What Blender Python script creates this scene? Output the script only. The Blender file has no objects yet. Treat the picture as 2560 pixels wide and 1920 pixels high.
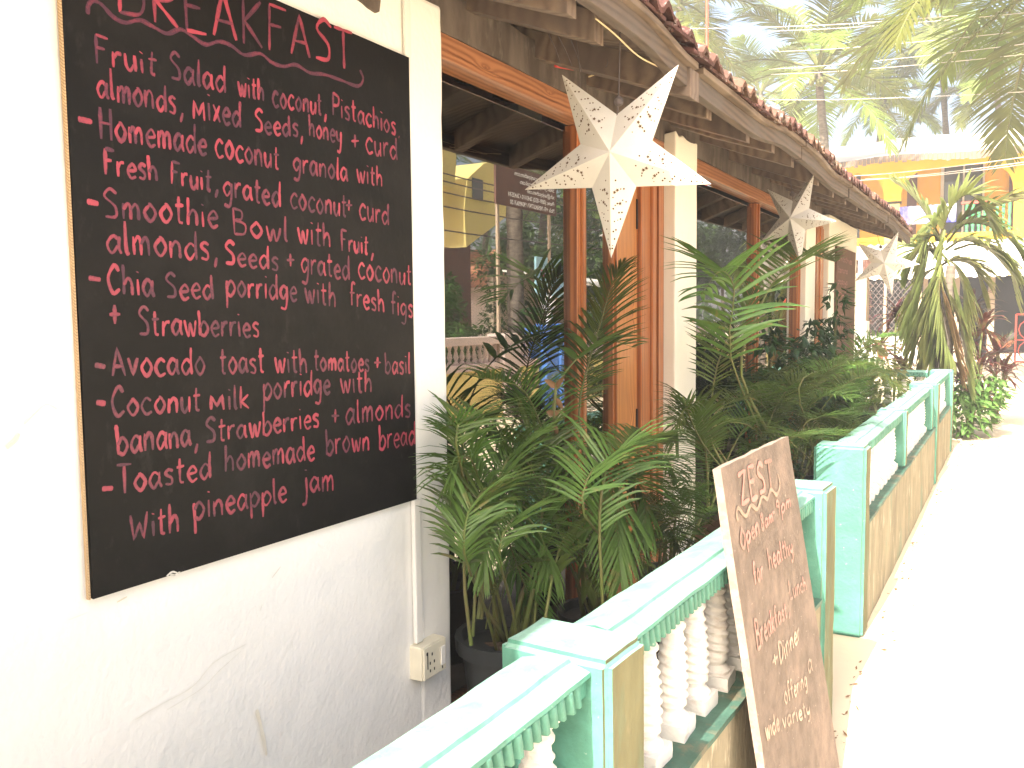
import bpy, bmesh, math, random
import numpy as np
from mathutils import Vector, Matrix, noise
R = math.radians
random.seed(7); rng = np.random.default_rng(7)
sc = bpy.context.scene
C = sc.collection
# ------------------------------------------------------------------ camera
F = 2145.0; H = 1.6; YAW = R(30.1); PITCH = R(4.35); ROLL = R(-0.6)
def cam_axes():
    cy, sy, cp, sp = math.cos(YAW), math.sin(YAW), math.cos(PITCH), math.sin(PITCH)
    f = Vector((-sy*cp, cy*cp, -sp)); r = Vector((cy, sy, 0)); u = r.cross(f)
    c, s = math.cos(ROLL), math.sin(ROLL)
    return f, c*r + s*u, c*u - s*r
CF, CR, CU = cam_axes()
cam_d = bpy.data.cameras.new('camera'); cam = bpy.data.objects.new('camera', cam_d); C.objects.link(cam)
cam.matrix_world = Matrix(((CR.x, CU.x, -CF.x, 0), (CR.y, CU.y, -CF.y, 0), (CR.z, CU.z, -CF.z, H), (0, 0, 0, 1)))
cam_d.sensor_width = 36; cam_d.lens = F/2560*36; cam_d.clip_start = .02; cam_d.clip_end = 1000
sc.camera = cam
# ------------------------------------------------------------------ light
SUN_TO = Vector((0.05, 1.05, -1.0)).normalized()       # direction the light travels
sd = bpy.data.lights.new('sun', 'SUN'); sd.energy = 4.2; sd.angle = R(.5); sd.color = (1, .95, .86)
so = bpy.data.objects.new('sun', sd); C.objects.link(so); so.rotation_euler = SUN_TO.to_track_quat('-Z', 'Y').to_euler()
so.location = (-2, -20, 20)
w = bpy.data.worlds.new('World'); sc.world = w; w.use_nodes = True
wn = w.node_tree; wn.nodes.clear()
sky = wn.nodes.new('ShaderNodeTexSky'); sky.sky_type = 'NISHITA'; sky.sun_disc = False
s_ = -SUN_TO
sky.sun_elevation = math.asin(s_.z); sky.sun_rotation = math.atan2(s_.x, s_.y)
sky.dust_density = 9; sky.air_density = 1.0; sky.ozone_density = .6
bg = wn.nodes.new('ShaderNodeBackground'); bg.inputs[1].default_value = .15
wo = wn.nodes.new('ShaderNodeOutputWorld'); wn.links.new(sky.outputs[0], bg.inputs[0]); wn.links.new(bg.outputs[0], wo.inputs[0])
vs = sc.view_settings
sc.display_settings.display_device = 'sRGB'
vs.view_transform = 'Standard'; vs.look = 'None'; vs.exposure = 1.87; vs.gamma = 1; vs.use_curve_mapping = False
cy = sc.cycles
cy.use_denoising = True; cy.max_bounces = 10; cy.diffuse_bounces = 5; cy.glossy_bounces = 4; cy.transmission_bounces = 6; cy.transparent_max_bounces = 16
cy.sample_clamp_indirect = 6; cy.use_adaptive_sampling = True; cy.adaptive_threshold = .02; cy.caustics_reflective = False; cy.caustics_refractive = False

# ------------------------------------------------------------------ helpers
def ray(u, v): return CF + (u-1280)/F*CR - (v-960)/F*CU
def at(axis, val, u, v):
    """point of the place seen at a photograph position, on the real plane axis = val"""
    d = ray(u, v); i = 'xyz'.index(axis); o = Vector((0, 0, H)); t = (val-o[i])/d[i]; return o + t*d
def r1(x, y): return x*.50633, y*.50633
def r2(x, y): return 1050+x*.42194, y*.42194
def r3(x, y): return 1650+x*.42188, y*.42188
def r5(x, y): return 1000+x*.42194, 600+y*.42194
def r6(x, y): return 1650+x*.42188, 600+y*.42188
def r7(x, y): return 900+x*.43407, 1200+y*.43407
def r8(x, y): return 1600+x*.5243, 1050+y*.5243
def rd(x, y): return 1100+x*.16275, 380+y*.16275
def rf(x, y): return 2100+x*.211, 330+y*.211
def tag(o, label=None, cat=None, group=None, kind=None):
    if label: o['label'] = label
    if cat: o['category'] = cat
    if group: o['group'] = group
    if kind: o['kind'] = kind
    return o
def thing(name, label, cat, loc=(0, 0, 0), group=None):
    o = bpy.data.objects.new(name, None); C.objects.link(o); o.location = loc; o.empty_display_size = .1
    return tag(o, label, cat, group)
def rootloc(p):
    v = Vector((0, 0, 0))
    while p is not None: v += Vector(p.location); p = p.parent
    return v
class G:
    def __init__(s): s.v = []; s.f = []; s.mi = []
    def add(s, vs_, fs, m=0):
        n = len(s.v); s.v.extend([tuple(a) for a in vs_]); s.f.extend([tuple(i+n for i in f) for f in fs]); s.mi.extend([m]*len(fs)); return s
    def box(s, x0, x1, y0, y1, z0, z1, m=0):
        v = [(x, y, z) for z in (z0, z1) for y in (y0, y1) for x in (x0, x1)]
        return s.add(v, [(0, 2, 3, 1), (4, 5, 7, 6), (0, 1, 5, 4), (2, 6, 7, 3), (0, 4, 6, 2), (1, 3, 7, 5)], m)
    def hexa(s, v8, m=0):
        return s.add(v8, [(0, 2, 3, 1), (4, 5, 7, 6), (0, 1, 5, 4), (2, 6, 7, 3), (0, 4, 6, 2), (1, 3, 7, 5)], m)
    def tube(s, pts, r, n=6, m=0, caps=True):
        pts = [Vector(p) for p in pts]; k = len(pts)
        rr = r if isinstance(r, (list, tuple)) else [r]*k
        rings = []; up = None
        for i, p in enumerate(pts):
            t = (pts[min(i+1, k-1)]-pts[max(i-1, 0)])
            t = t.normalized() if t.length > 1e-9 else Vector((0, 0, 1))
            if up is None: a = t.orthogonal().normalized()
            else:
                a = up - up.dot(t)*t; a = a.normalized() if a.length > 1e-6 else t.orthogonal().normalized()
            up = a; b = t.cross(a)
            rings.append([p + rr[i]*(math.cos(6.28319*j/n)*a + math.sin(6.28319*j/n)*b) for j in range(n)])
        v = [q for rg in rings for q in rg]
        f = [(i*n+j, i*n+(j+1) % n, (i+1)*n+(j+1) % n, (i+1)*n+j) for i in range(k-1) for j in range(n)]
        if caps: f += [tuple(range(n))[::-1], tuple((k-1)*n+j for j in range(n))]
        return s.add(v, f, m)
    def lathe(s, prof, c=(0, 0, 0), n=20, m=0, twist=None):
        v = []; f = []
        for i, (r, z) in enumerate(prof):
            for j in range(n):
                a = 6.28319*j/n; q = r
                if twist: q = r + twist(i/(len(prof)-1), a, z)
                v.append((c[0]+q*math.cos(a), c[1]+q*math.sin(a), c[2]+z))
        for i in range(len(prof)-1):
            for j in range(n): f.append((i*n+j, i*n+(j+1) % n, (i+1)*n+(j+1) % n, (i+1)*n+j))
        f += [tuple(range(n))[::-1], tuple((len(prof)-1)*n+j for j in range(n))]
        return s.add(v, f, m)
    def prism(s, poly, axis, a, b, m=0):
        """poly: 2-D outline extruded along axis from a to b"""
        def P(p, t):
            return (t, p[0], p[1]) if axis == 'x' else (p[0], t, p[1]) if axis == 'y' else (p[0], p[1], t)
        n = len(poly); v = [P(p, a) for p in poly] + [P(p, b) for p in poly]
        f = [tuple(range(n)), tuple(range(2*n-1, n-1, -1))] + [(i, (i+1) % n + 0, (i+1) % n + n, i+n) for i in range(n)]
        return s.add(v, f, m)
    def build(s, name, mats, parent=None, bevel=0, smooth=False, seg=2, local=False, auto=None):
        me = bpy.data.meshes.new(name)
        off = Vector((0, 0, 0)) if local else rootloc(parent)
        me.from_pydata([(a[0]-off.x, a[1]-off.y, a[2]-off.z) for a in s.v], [], s.f)
        mats = mats if isinstance(mats, (list, tuple)) else [mats]
        for m in mats: me.materials.append(m)
        if len(mats) > 1: me.polygons.foreach_set('material_index', s.mi)
        bm = bmesh.new(); bm.from_mesh(me); bmesh.ops.recalc_face_normals(bm, faces=bm.faces[:])
        if bevel:
            bmesh.ops.bevel(bm, geom=[e for e in bm.edges if e.calc_face_angle(0) > .5], offset=bevel, segments=seg, affect='EDGES', profile=.6)
        bm.to_mesh(me); bm.free()
        if smooth: me.polygons.foreach_set('use_smooth', [True]*len(me.polygons))
        if auto is not None:
            me.polygons.foreach_set('use_smooth', [True]*len(me.polygons))
            me.set_sharp_from_angle(angle=R(auto))
        o = bpy.data.objects.new(name, me); C.objects.link(o); o.parent = parent
        return o
def inst(o, parent, loc, rot=None, scale=None, name=None):
    c = o.copy(); C.objects.link(c); c.parent = parent; c.location = loc
    if rot is not None: c.rotation_euler = rot
    if scale is not None: c.scale = scale
    if name: c.name = name
    return c
def jit(o, amp, sc_=8.0, amp2=0):
    for v in o.data.vertices:
        p = v.co
        n = noise.noise_vector(p*sc_)
        v.co = p + n*amp + (noise.noise_vector(p*sc_*5)*amp2 if amp2 else Vector((0, 0, 0)))
    return o
def subdiv_box(x0, x1, y0, y1, z0, z1, s):
    """box with its faces cut into cells of about s, as one bmesh-made G"""
    g = G(); nx = max(1, round((x1-x0)/s)); ny = max(1, round((y1-y0)/s)); nz = max(1, round((z1-z0)/s))
    idx = {}
    def vid(i, j, k):
        if (i, j, k) not in idx:
            idx[(i, j, k)] = len(g.v); g.v.append((x0+(x1-x0)*i/nx, y0+(y1-y0)*j/ny, z0+(z1-z0)*k/nz))
        return idx[(i, j, k)]
    fs = []
    for i in range(nx):
        for j in range(ny):
            for k in (0, nz): fs.append((vid(i, j, k), vid(i+1, j, k), vid(i+1, j+1, k), vid(i, j+1, k)))
    for i in range(nx):
        for k in range(nz):
            for j in (0, ny): fs.append((vid(i, j, k), vid(i+1, j, k), vid(i+1, j, k+1), vid(i, j, k+1)))
    for j in range(ny):
        for k in range(nz):
            for i in (0, nx): fs.append((vid(i, j, k), vid(i, j+1, k), vid(i, j+1, k+1), vid(i, j, k+1)))
    g.f = fs; g.mi = [0]*len(fs)
    return g

# ------------------------------------------------------------------ materials
def mat(name, col, rough=.7, spec=.3, bump=0, bscale=60, var=0, vscale=3, col2=None, stretch=(1, 1, 1), stains=None, trans=0, randcol=0, coat=0, bump2=0, b2scale=6):
    m = bpy.data.materials.new(name); m.use_nodes = True; nt = m.node_tree; N = nt.nodes; L = nt.links
    p = N['Principled BSDF']; p.inputs['Roughness'].default_value = rough; p.inputs['Specular IOR Level'].default_value = spec
    p.inputs['Coat Weight'].default_value = coat
    tc = N.new('ShaderNodeTexCoord'); mp = N.new('ShaderNodeMapping'); mp.inputs['Scale'].default_value = stretch
    geo = N.new('ShaderNodeNewGeometry')
    L.new(geo.outputs['Position'], mp.inputs[0])
    base = None
    def rgb(c): return (*c, 1) if len(c) == 3 else c
    c_out = None
    if var or col2:
        n = N.new('ShaderNodeTexNoise'); n.inputs['Scale'].default_value = vscale; n.inputs['Detail'].default_value = 6; n.inputs['Roughness'].default_value = .6
        L.new(mp.outputs[0], n.inputs[0])
        cr = N.new('ShaderNodeValToRGB'); cr.color_ramp.elements[0].position = .36; cr.color_ramp.elements[1].position = .64
        c2 = col2 if col2 else tuple(c*(1-var) for c in col)
        cr.color_ramp.elements[0].color = rgb(c2); cr.color_ramp.elements[1].color = rgb(col)
        L.new(n.outputs[0], cr.inputs[0]); c_out = cr.outputs[0]
    for st in (stains or []):
        # (colour, scale, threshold low, high, amount, stretch)
        scol, ssc, lo, hi, amt, sst = st
        mp2 = N.new('ShaderNodeMapping'); mp2.inputs['Scale'].default_value = sst; L.new(geo.outputs['Position'], mp2.inputs[0])
        n2 = N.new('ShaderNodeTexNoise'); n2.inputs['Scale'].default_value = ssc; n2.inputs['Detail'].default_value = 8; n2.inputs['Roughness'].default_value = .65
        L.new(mp2.outputs[0], n2.inputs[0])
        mr = N.new('ShaderNodeMapRange'); mr.inputs[1].default_value = lo; mr.inputs[2].default_value = hi; mr.inputs[4].default_value = amt
        L.new(n2.outputs[0], mr.inputs[0])
        mx = N.new('ShaderNodeMix'); mx.data_type = 'RGBA'; mx.inputs[7].default_value = rgb(scol)
        if c_out is None: mx.inputs[6].default_value = rgb(col)
        else: L.new(c_out, mx.inputs[6])
        L.new(mr.outputs[0], mx.inputs[0]); c_out = mx.outputs[2]
    if randcol:
        oi = N.new('ShaderNodeObjectInfo'); hs = N.new('ShaderNodeHueSaturation')
        mr = N.new('ShaderNodeMapRange'); mr.inputs[3].default_value = 1-randcol; mr.inputs[4].default_value = 1+randcol; L.new(oi.outputs['Random'], mr.inputs[0])
        L.new(mr.outputs[0], hs.inputs['Value'])
        ma = N.new('ShaderNodeMath'); ma.operation = 'MULTIPLY_ADD'; ma.inputs[1].default_value = .05*min(1, randcol*3); ma.inputs[2].default_value = .5-.025*min(1, randcol*3)
        L.new(oi.outputs['Random'], ma.inputs[0]); L.new(ma.outputs[0], hs.inputs['Hue'])
        if c_out is None: hs.inputs['Color'].default_value = rgb(col)
        else: L.new(c_out, hs.inputs['Color'])
        c_out = hs.outputs[0]
    if c_out is None: p.inputs['Base Color'].default_value = rgb(col)
    else: L.new(c_out, p.inputs['Base Color'])
    if bump:
        n3 = N.new('ShaderNodeTexNoise'); n3.inputs['Scale'].default_value = bscale; n3.inputs['Detail'].default_value = 5; L.new(mp.outputs[0], n3.inputs[0])
        b = N.new('ShaderNodeBump'); b.inputs['Strength'].default_value = bump; b.inputs['Distance'].default_value = .006; L.new(n3.outputs[0], b.inputs['Height'])
        last = b
        if bump2:
            n4 = N.new('ShaderNodeTexNoise'); n4.inputs['Scale'].default_value = b2scale; n4.inputs['Detail'].default_value = 3; L.new(geo.outputs['Position'], n4.inputs[0])
            b2 = N.new('ShaderNodeBump'); b2.inputs['Strength'].default_value = bump2; b2.inputs['Distance'].default_value = .03; L.new(n4.outputs[0], b2.inputs['Height'])
            L.new(b.outputs[0], b2.inputs['Normal']); last = b2
        L.new(last.outputs[0], p.inputs['Normal'])
    if trans:
        tr = N.new('ShaderNodeBsdfTranslucent'); mxs = N.new('ShaderNodeMixShader'); mxs.inputs[0].default_value = trans
        if c_out is not None: L.new(c_out, tr.inputs[0])
        else: tr.inputs[0].default_value = rgb(col)
        L.new(p.outputs[0], mxs.inputs[1]); L.new(tr.outputs[0], mxs.inputs[2]); L.new(mxs.outputs[0], N['Material Output'].inputs[0])
    return m
def wood(name, a, b, freq=60, knots=(), rough=.35, axis='y', coat=0, wob=.02, zs=.12, bump=.15, dirt=None):
    """grain running up z (axis y across) or along y (axis z across)"""
    m = bpy.data.materials.new(name); m.use_nodes = True; nt = m.node_tree; N = nt.nodes; L = nt.links
    p = N['Principled BSDF']; p.inputs['Roughness'].default_value = rough; p.inputs['Coat Weight'].default_value = coat; p.inputs['Coat Roughness'].default_value = .15
    geo = N.new('ShaderNodeNewGeometry'); sp = N.new('ShaderNodeSeparateXYZ'); L.new(geo.outputs['Position'], sp.inputs[0])
    across, along = ('Y', 'Z') if axis == 'y' else ('Z', 'Y')
    def M(op, x, y=None, z=None):
        n = N.new('ShaderNodeMath'); n.operation = op
        for i, q in enumerate((x, y, z)):
            if q is None: continue
            if isinstance(q, (int, float)): n.inputs[i].default_value = q
            else: L.new(q, n.inputs[i])
        return n.outputs[0]
    mp = N.new('ShaderNodeMapping'); mp.inputs['Scale'].default_value = (1, 1, zs) if axis == 'y' else (1, zs, 1); L.new(geo.outputs['Position'], mp.inputs[0])
    n1 = N.new('ShaderNodeTexNoise'); n1.inputs['Scale'].default_value = 4; n1.inputs['Detail'].default_value = 3; L.new(mp.outputs[0], n1.inputs[0])
    ac = M('ADD', sp.outputs[across], M('MULTIPLY', sp.outputs['X'], .7))
    ph = M('ADD', ac, M('MULTIPLY', n1.outputs[0], wob*6))
    ring = None
    dark = None
    for (ka, kl, kr) in knots:
        da = M('SUBTRACT', sp.outputs[across], ka); dl = M('MULTIPLY', M('SUBTRACT', sp.outputs[along], kl), .28)
        d = M('SQRT', M('ADD', M('MULTIPLY', da, da), M('MULTIPLY', dl, dl)))
        ph = M('ADD', ph, M('MULTIPLY', M('POWER', 2.718, M('MULTIPLY', d, -1/kr)), kr*4.2))
        dl2 = M('MULTIPLY', dl, 2.0); d2 = M('SQRT', M('ADD', M('MULTIPLY', da, da), M('MULTIPLY', dl2, dl2)))
        k = M('SUBTRACT', 1.0, M('SMOOTH_MIN', M('DIVIDE', d2, kr*.8), 1.0, .2))
        dark = k if dark is None else M('MAXIMUM', dark, k)
    s = M('SINE', M('MULTIPLY', ph, freq*6.28))
    s = M('MULTIPLY_ADD', s, .5, .5); s = M('POWER', s, 1.5)
    fn = N.new('ShaderNodeTexNoise'); fn.inputs['Scale'].default_value = 90; fn.inputs['Detail'].default_value = 4; L.new(mp.outputs[0], fn.inputs[0])
    s2 = M('MULTIPLY_ADD', fn.outputs[0], .45, M('MULTIPLY', s, .75)); s2 = M('SUBTRACT', s2, .14)
    if dark is not None: s2 = M('ADD', s2, M('MULTIPLY', M('MAXIMUM', dark, 0.0), .9))
    cr = N.new('ShaderNodeValToRGB'); cr.color_ramp.elements[0].color = (*a, 1); cr.color_ramp.elements[1].color = (*b, 1)
    L.new(s2, cr.inputs[0]); out = cr.outputs[0]
    if dirt:
        dn = N.new('ShaderNodeTexNoise'); dn.inputs['Scale'].default_value = 5; dn.inputs['Detail'].default_value = 6; L.new(geo.outputs['Position'], dn.inputs[0])
        mr = N.new('ShaderNodeMapRange'); mr.inputs[1].default_value = .42; mr.inputs[2].default_value = .62; mr.inputs[4].default_value = .8; L.new(dn.outputs[0], mr.inputs[0])
        mx = N.new('ShaderNodeMix'); mx.data_type = 'RGBA'; mx.inputs[7].default_value = (*dirt, 1); L.new(out, mx.inputs[6]); L.new(mr.outputs[0], mx.inputs[0]); out = mx.outputs[2]
    L.new(out, p.inputs['Base Color'])
    bp = N.new('ShaderNodeBump'); bp.inputs['Strength'].default_value = bump; bp.inputs['Distance'].default_value = .003; L.new(s2, bp.inputs['Height']); L.new(bp.outputs[0], p.inputs['Normal'])
    return m
M_ = {}
M_['plaster'] = mat('plaster', (.88, .87, .83), .5, .3, .35, 60, .04, 1.2, bump2=.2, b2scale=7,
    stains=[((.66, .5, .3), 2.6, .70, .80, .4, (1, 1, 1.3)), ((.66, .63, .56), 9, .69, .8, .4, (1, 1, .6)), ((.5, .45, .36), 55, .74, .8, .5, (1, 1.6, 1))])
M_['column'] = mat('column_plaster', (.82, .785, .68), .7, .2, .25, 45, .06, 1.5, bump2=.15, stains=[((.55, .5, .42), 12, .64, .8, .4, (1, 1, .5))])
M_['green'] = mat('green_paint', (.085, .24, .178), .55, .3, .35, 70, .15, 4, bump2=.2, b2scale=12,
    stains=[((.45, .48, .42), 45, .66, .72, .8, (1, 1, 1)), ((.04, .06, .05), 60, .66, .72, .8, (1, 1, 1)), ((.14, .42, .34), 3, .5, .7, .5, (1, 1, 1))])
M_['postside'] = mat('bare_post_side', (.215, .205, .115), .85, .1, .5, 60, .35, 5, stretch=(1, 1, .35), stains=[((.16, .27, .19), 6, .5, .7, .5, (1, 1, .4)), ((.4, .3, .19), 14, .6, .7, .6, (1, 1, .3)), ((.07, .08, .05), 30, .62, .7, .6, (1, 1, .3))])
M_['ledge'] = mat('dirty_ledge', (.07, .15, .11), .6, .3, .4, 40, .4, 8, stains=[((.24, .15, .09), 9, .52, .66, .7, (1, 1, 1))])
def pale_tops(m, col, amt):
    # mixes a paler colour into the upward faces, broken up by noise
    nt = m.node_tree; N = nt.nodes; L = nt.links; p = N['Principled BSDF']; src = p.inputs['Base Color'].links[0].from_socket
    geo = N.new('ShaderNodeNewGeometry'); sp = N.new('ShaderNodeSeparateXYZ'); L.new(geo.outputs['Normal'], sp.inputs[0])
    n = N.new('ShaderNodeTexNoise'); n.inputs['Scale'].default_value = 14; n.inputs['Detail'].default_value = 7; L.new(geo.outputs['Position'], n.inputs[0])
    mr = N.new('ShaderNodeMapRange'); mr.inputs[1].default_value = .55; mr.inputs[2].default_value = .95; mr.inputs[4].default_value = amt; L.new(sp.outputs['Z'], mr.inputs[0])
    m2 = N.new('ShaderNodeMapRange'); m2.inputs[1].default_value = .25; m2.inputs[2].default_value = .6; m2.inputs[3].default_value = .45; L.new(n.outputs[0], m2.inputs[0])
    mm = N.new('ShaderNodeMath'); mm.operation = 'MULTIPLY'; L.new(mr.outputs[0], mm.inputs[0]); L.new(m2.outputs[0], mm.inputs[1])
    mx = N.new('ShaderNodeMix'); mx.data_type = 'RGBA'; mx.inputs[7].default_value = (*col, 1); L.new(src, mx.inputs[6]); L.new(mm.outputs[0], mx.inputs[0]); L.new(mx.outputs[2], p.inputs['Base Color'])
pale_tops(M_['green'], (.34, .52, .43), .62)
M_['olive'] = mat('olive_render', (.335, .295, .205), .85, .1, .5, 60, .35, 5, stretch=(1, 1, .35), bump2=.2, b2scale=10,
    stains=[((.16, .27, .19), 4, .55, .72, .6, (1, 1, .4)), ((.62, .56, .42), 14, .58, .68, .6, (1, 1, .3)), ((.12, .11, .07), 24, .6, .7, .7, (1, 1, .25))])
M_['white_bal'] = mat('baluster_paint', (.78, .75, .7), .75, .15, .4, 90, .08, 8, stains=[((.42, .32, .25), 16, .54, .72, .6, (1, 1, 2.2)), ((.3, .24, .2), 90, .7, .78, .5, (1, 1, 1))])
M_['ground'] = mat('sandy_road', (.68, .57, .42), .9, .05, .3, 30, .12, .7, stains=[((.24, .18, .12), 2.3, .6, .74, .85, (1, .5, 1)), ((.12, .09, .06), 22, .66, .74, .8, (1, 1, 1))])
M_['floor'] = mat('terrace_floor', (.30, .27, .23), .8, .15, .3, 25, .3, 4)
M_['timber'] = wood('old_timber', (.22, .16, .115), (.11, .075, .055), 26, rough=.85, axis='y', wob=.03, zs=1, bump=.35, dirt=(.13, .10, .085))
M_['timber_long'] = wood('old_timber_long', (.125, .09, .066), (.06, .042, .03), 40, rough=.85, axis='z', wob=.02, bump=.4, dirt=(.10, .082, .07))
M_['batten'] = wood('pale_batten', (.15, .105, .07), (.075, .05, .034), 45, rough=.8, axis='z', wob=.02, bump=.3, dirt=(.22, .165, .12))
M_['plate'] = mat('stained_beam', (.16, .13, .11), .85, .1, .4, 50, .5, 9, stretch=(1, 1, .35), stains=[((.26, .22, .18), 14, .56, .7, .6, (1, 1, .4))])
M_['varnish'] = wood('varnished_wood', (.46, .17, .055), (.2, .055, .018), 48, knots=(), rough=.3, coat=.3, wob=.012)
M_['plank'] = wood('door_plank_wood', (.62, .27, .085), (.20, .05, .012), 58, knots=[(3.80, .98, .030), (3.74, .2, .02), (3.83, 1.62, .012)], rough=.32, coat=.3, wob=.010)
M_['lintel'] = wood('lintel_wood', (.42, .19, .09), (.22, .08, .035), 55, knots=[(2.42, 2.45, .012), (2.435, 2.9, .008), (2.42, 6.2, .01)], rough=.4, axis='z', coat=.2, wob=.008)
M_['tile'] = mat('clay_tile', (.15, .078, .058), .85, .15, .5, 80, .4, 14, randcol=.25, stains=[((.12, .08, .06), 22, .5, .66, .75, (1, 1, 1)), ((.5, .45, .4), 30, .56, .66, .6, (1, 1, 1))])
M_['chalk'] = mat('board_black', (.0085, .0078, .008), .5, .16, .1, 60, .3, 3, bump2=.03, stains=[((.021, .019, .018), 3.2, .5, .7, .6, (1, 1, 1)), ((.03, .028, .026), 24, .6, .72, .5, (1, 1, .5)), ((.3, .3, .3), 120, .78, .82, .6, (1, 1, 1))])
M_['ply'] = wood('plywood_edge', (.55, .40, .23), (.25, .15, .08), 180, rough=.8, axis='z', wob=.001)
M_['signbrown'] = mat('sign_brown', (.215, .165, .13), .75, .2, .5, 60, .3, 14, stains=[((.5, .4, .32), 60, .64, .7, .8, (1, 1, 1)), ((.36, .26, .2), 5, .5, .7, .5, (1, 1, 1))])
M_['signedge'] = mat('sign_edge', (.33, .26, .21), .8, .1, .3, 60, .3, 20, stains=[((.2, .15, .12), 40, .52, .6, .8, (1, 1, 1))])
M_['leaf'] = mat('areca_leaf', (.115, .195, .042), .38, .45, 0, 1, .35, 6, trans=.33, randcol=.4, stains=[((.24, .17, .07), 10, .6, .68, .7, (1, 1, 1))])
M_['leaf_dark'] = mat('broad_leaf', (.028, .085, .02), .35, .45, 0, 1, .3, 6, trans=.22, randcol=.3)
M_['leaf_coco'] = mat('coconut_leaf', (.2, .25, .05), .4, .4, 0, 1, .3, 2, trans=.4, randcol=.4)
M_['leaf_young'] = mat('young_coconut_leaf', (.33, .37, .13), .33, .55, 0, 1, .3, 5, trans=.4, randcol=.3, stains=[((.28, .17, .09), 12, .58, .7, .7, (1, 1, .5))])
M_['leaf_dead'] = mat('dead_leaf', (.26, .15, .075), .7, .2, 0, 1, .3, 6, trans=.2, randcol=.3)
M_['cordy'] = mat('cordyline_leaf', (.16, .035, .035), .4, .4, 0, 1, .3, 6, trans=.25, randcol=.5, stains=[((.12, .14, .05), 8, .45, .6, .8, (1, 1, 1))])
M_['stem'] = mat('palm_stem', (.11, .15, .035), .6, .3, .2, 60, .3, 9, col2=(.13, .11, .045))
M_['trunk'] = mat('palm_trunk', (.17, .14, .11), .9, .1, .6, 20, .5, 7, stretch=(1, 1, 3))
M_['pot'] = mat('black_pot', (.03, .034, .036), .45, .4, .1, 40, .2, 8)
M_['soil'] = mat('soil', (.12, .085, .062), .95, .05, .8, 50, .4, 20)
M_['paper'] = mat('star_paper', (.63, .60, .54), .75, .15, .15, 40, .08, 9, trans=.06)
M_['hole'] = mat('cutout_dark', (.12, .075, .045), .9, .05)
M_['socket'] = mat('old_plastic', (.74, .7, .56), .5, .3, .05, 60, .1, 14, stains=[((.3, .22, .14), 25, .62, .72, .7, (1, 1, 1))])
M_['black'] = mat('black_rubber', (.02, .02, .02), .6, .2)
M_['wire'] = mat('dark_wire', (.1, .08, .075), .6, .3)
M_['cord'] = mat('yellow_cord', (.6, .48, .28), .7, .2)
M_['linewire'] = mat('pale_cable', (.55, .5, .45), .6, .3)
M_['red'] = mat('red_tape', (.6, .06, .05), .6, .3)
M_['redmetal'] = mat('red_metal', (.55, .07, .04), .5, .4, 0, 1, .2, 6)
M_['yellow'] = mat('yellow_wall', (.8, .47, .035), .85, .1, .2, 8, .08, .6, stains=[((.6, .42, .12), 1.2, .58, .75, .5, (1, 1, .4))])
M_['yellow_pale'] = mat('pale_yellow_wall', (.72, .6, .22), .85, .1, .2, 8, .1, .6, stains=[((.5, .42, .2), 1.2, .58, .75, .5, (1, 1, .4))])
M_['pink'] = mat('pinkish_render', (.62, .5, .44), .85, .1, .2, 20, .12, 2)
M_['bluepaint'] = mat('blue_paint', (.07, .2, .55), .6, .3, .1, 20, .15, 2)
M_['bluecloth'] = mat('blue_cloth', (.03, .04, .5), .8, .1, 0, 1, col2=(.7, .7, .8), vscale=1.3)
M_['greenrail'] = mat('green_rail', (.06, .35, .12), .6, .3)
M_['ambient'] = mat('grey_sheet', (.5, .47, .42), .8, .1, .2, 4, .25, .5, stains=[((.3, .27, .24), .8, .55, .7, .6, (1, 1, 1))])
M_['whitesheet'] = mat('white_sheet', (.78, .76, .7), .7, .2, .1, 10, .1, .7)
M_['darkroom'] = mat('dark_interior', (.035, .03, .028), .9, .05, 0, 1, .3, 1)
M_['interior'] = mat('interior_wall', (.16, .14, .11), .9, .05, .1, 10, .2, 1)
M_['door_brown'] = mat('brown_door', (.13, .055, .035), .6, .3, 0, 1, .2, 2)
M_['winframe'] = mat('pale_frame', (.6, .58, .54), .6, .3)
M_['darkglass'] = mat('dark_pane', (.03, .035, .035), .08, .5)
M_['tileroof'] = mat('far_clay_roof', (.42, .18, .10), .85, .1, .2, 20, .3, 5, stains=[((.2, .12, .09), 3, .5, .7, .6, (1, 1, 1))])
M_['tan'] = mat('tan_render', (.42, .33, .24), .85, .1, .3, 20, .2, 3)
M_['white'] = mat('white_paint', (.8, .79, .75), .6, .3, .1, 30, .06, 2)
M_['steel'] = mat('grey_metal', (.13, .10, .09), .5, .5)
M_['bluesign'] = mat('pale_blue_board', (.32, .55, .62), .6, .3, 0, 1, .08, 2)
M_['brownsign'] = mat('brown_board', (.13, .065, .045), .6, .3, 0, 1, .2, 2)
M_['signwhite'] = mat('white_print', (.75, .73, .7), .7, .2)
M_['signred'] = mat('red_print', (.45, .06, .05), .7, .2)
M_['ball'] = mat('globe_white', (.8, .8, .78), .3, .5)
M_['curb'] = mat('pale_step', (.6, .57, .52), .7, .2, .1, 20, .1, 3)
M_['terracotta'] = mat('terracotta', (.5, .16, .07), .7, .2)
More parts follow.
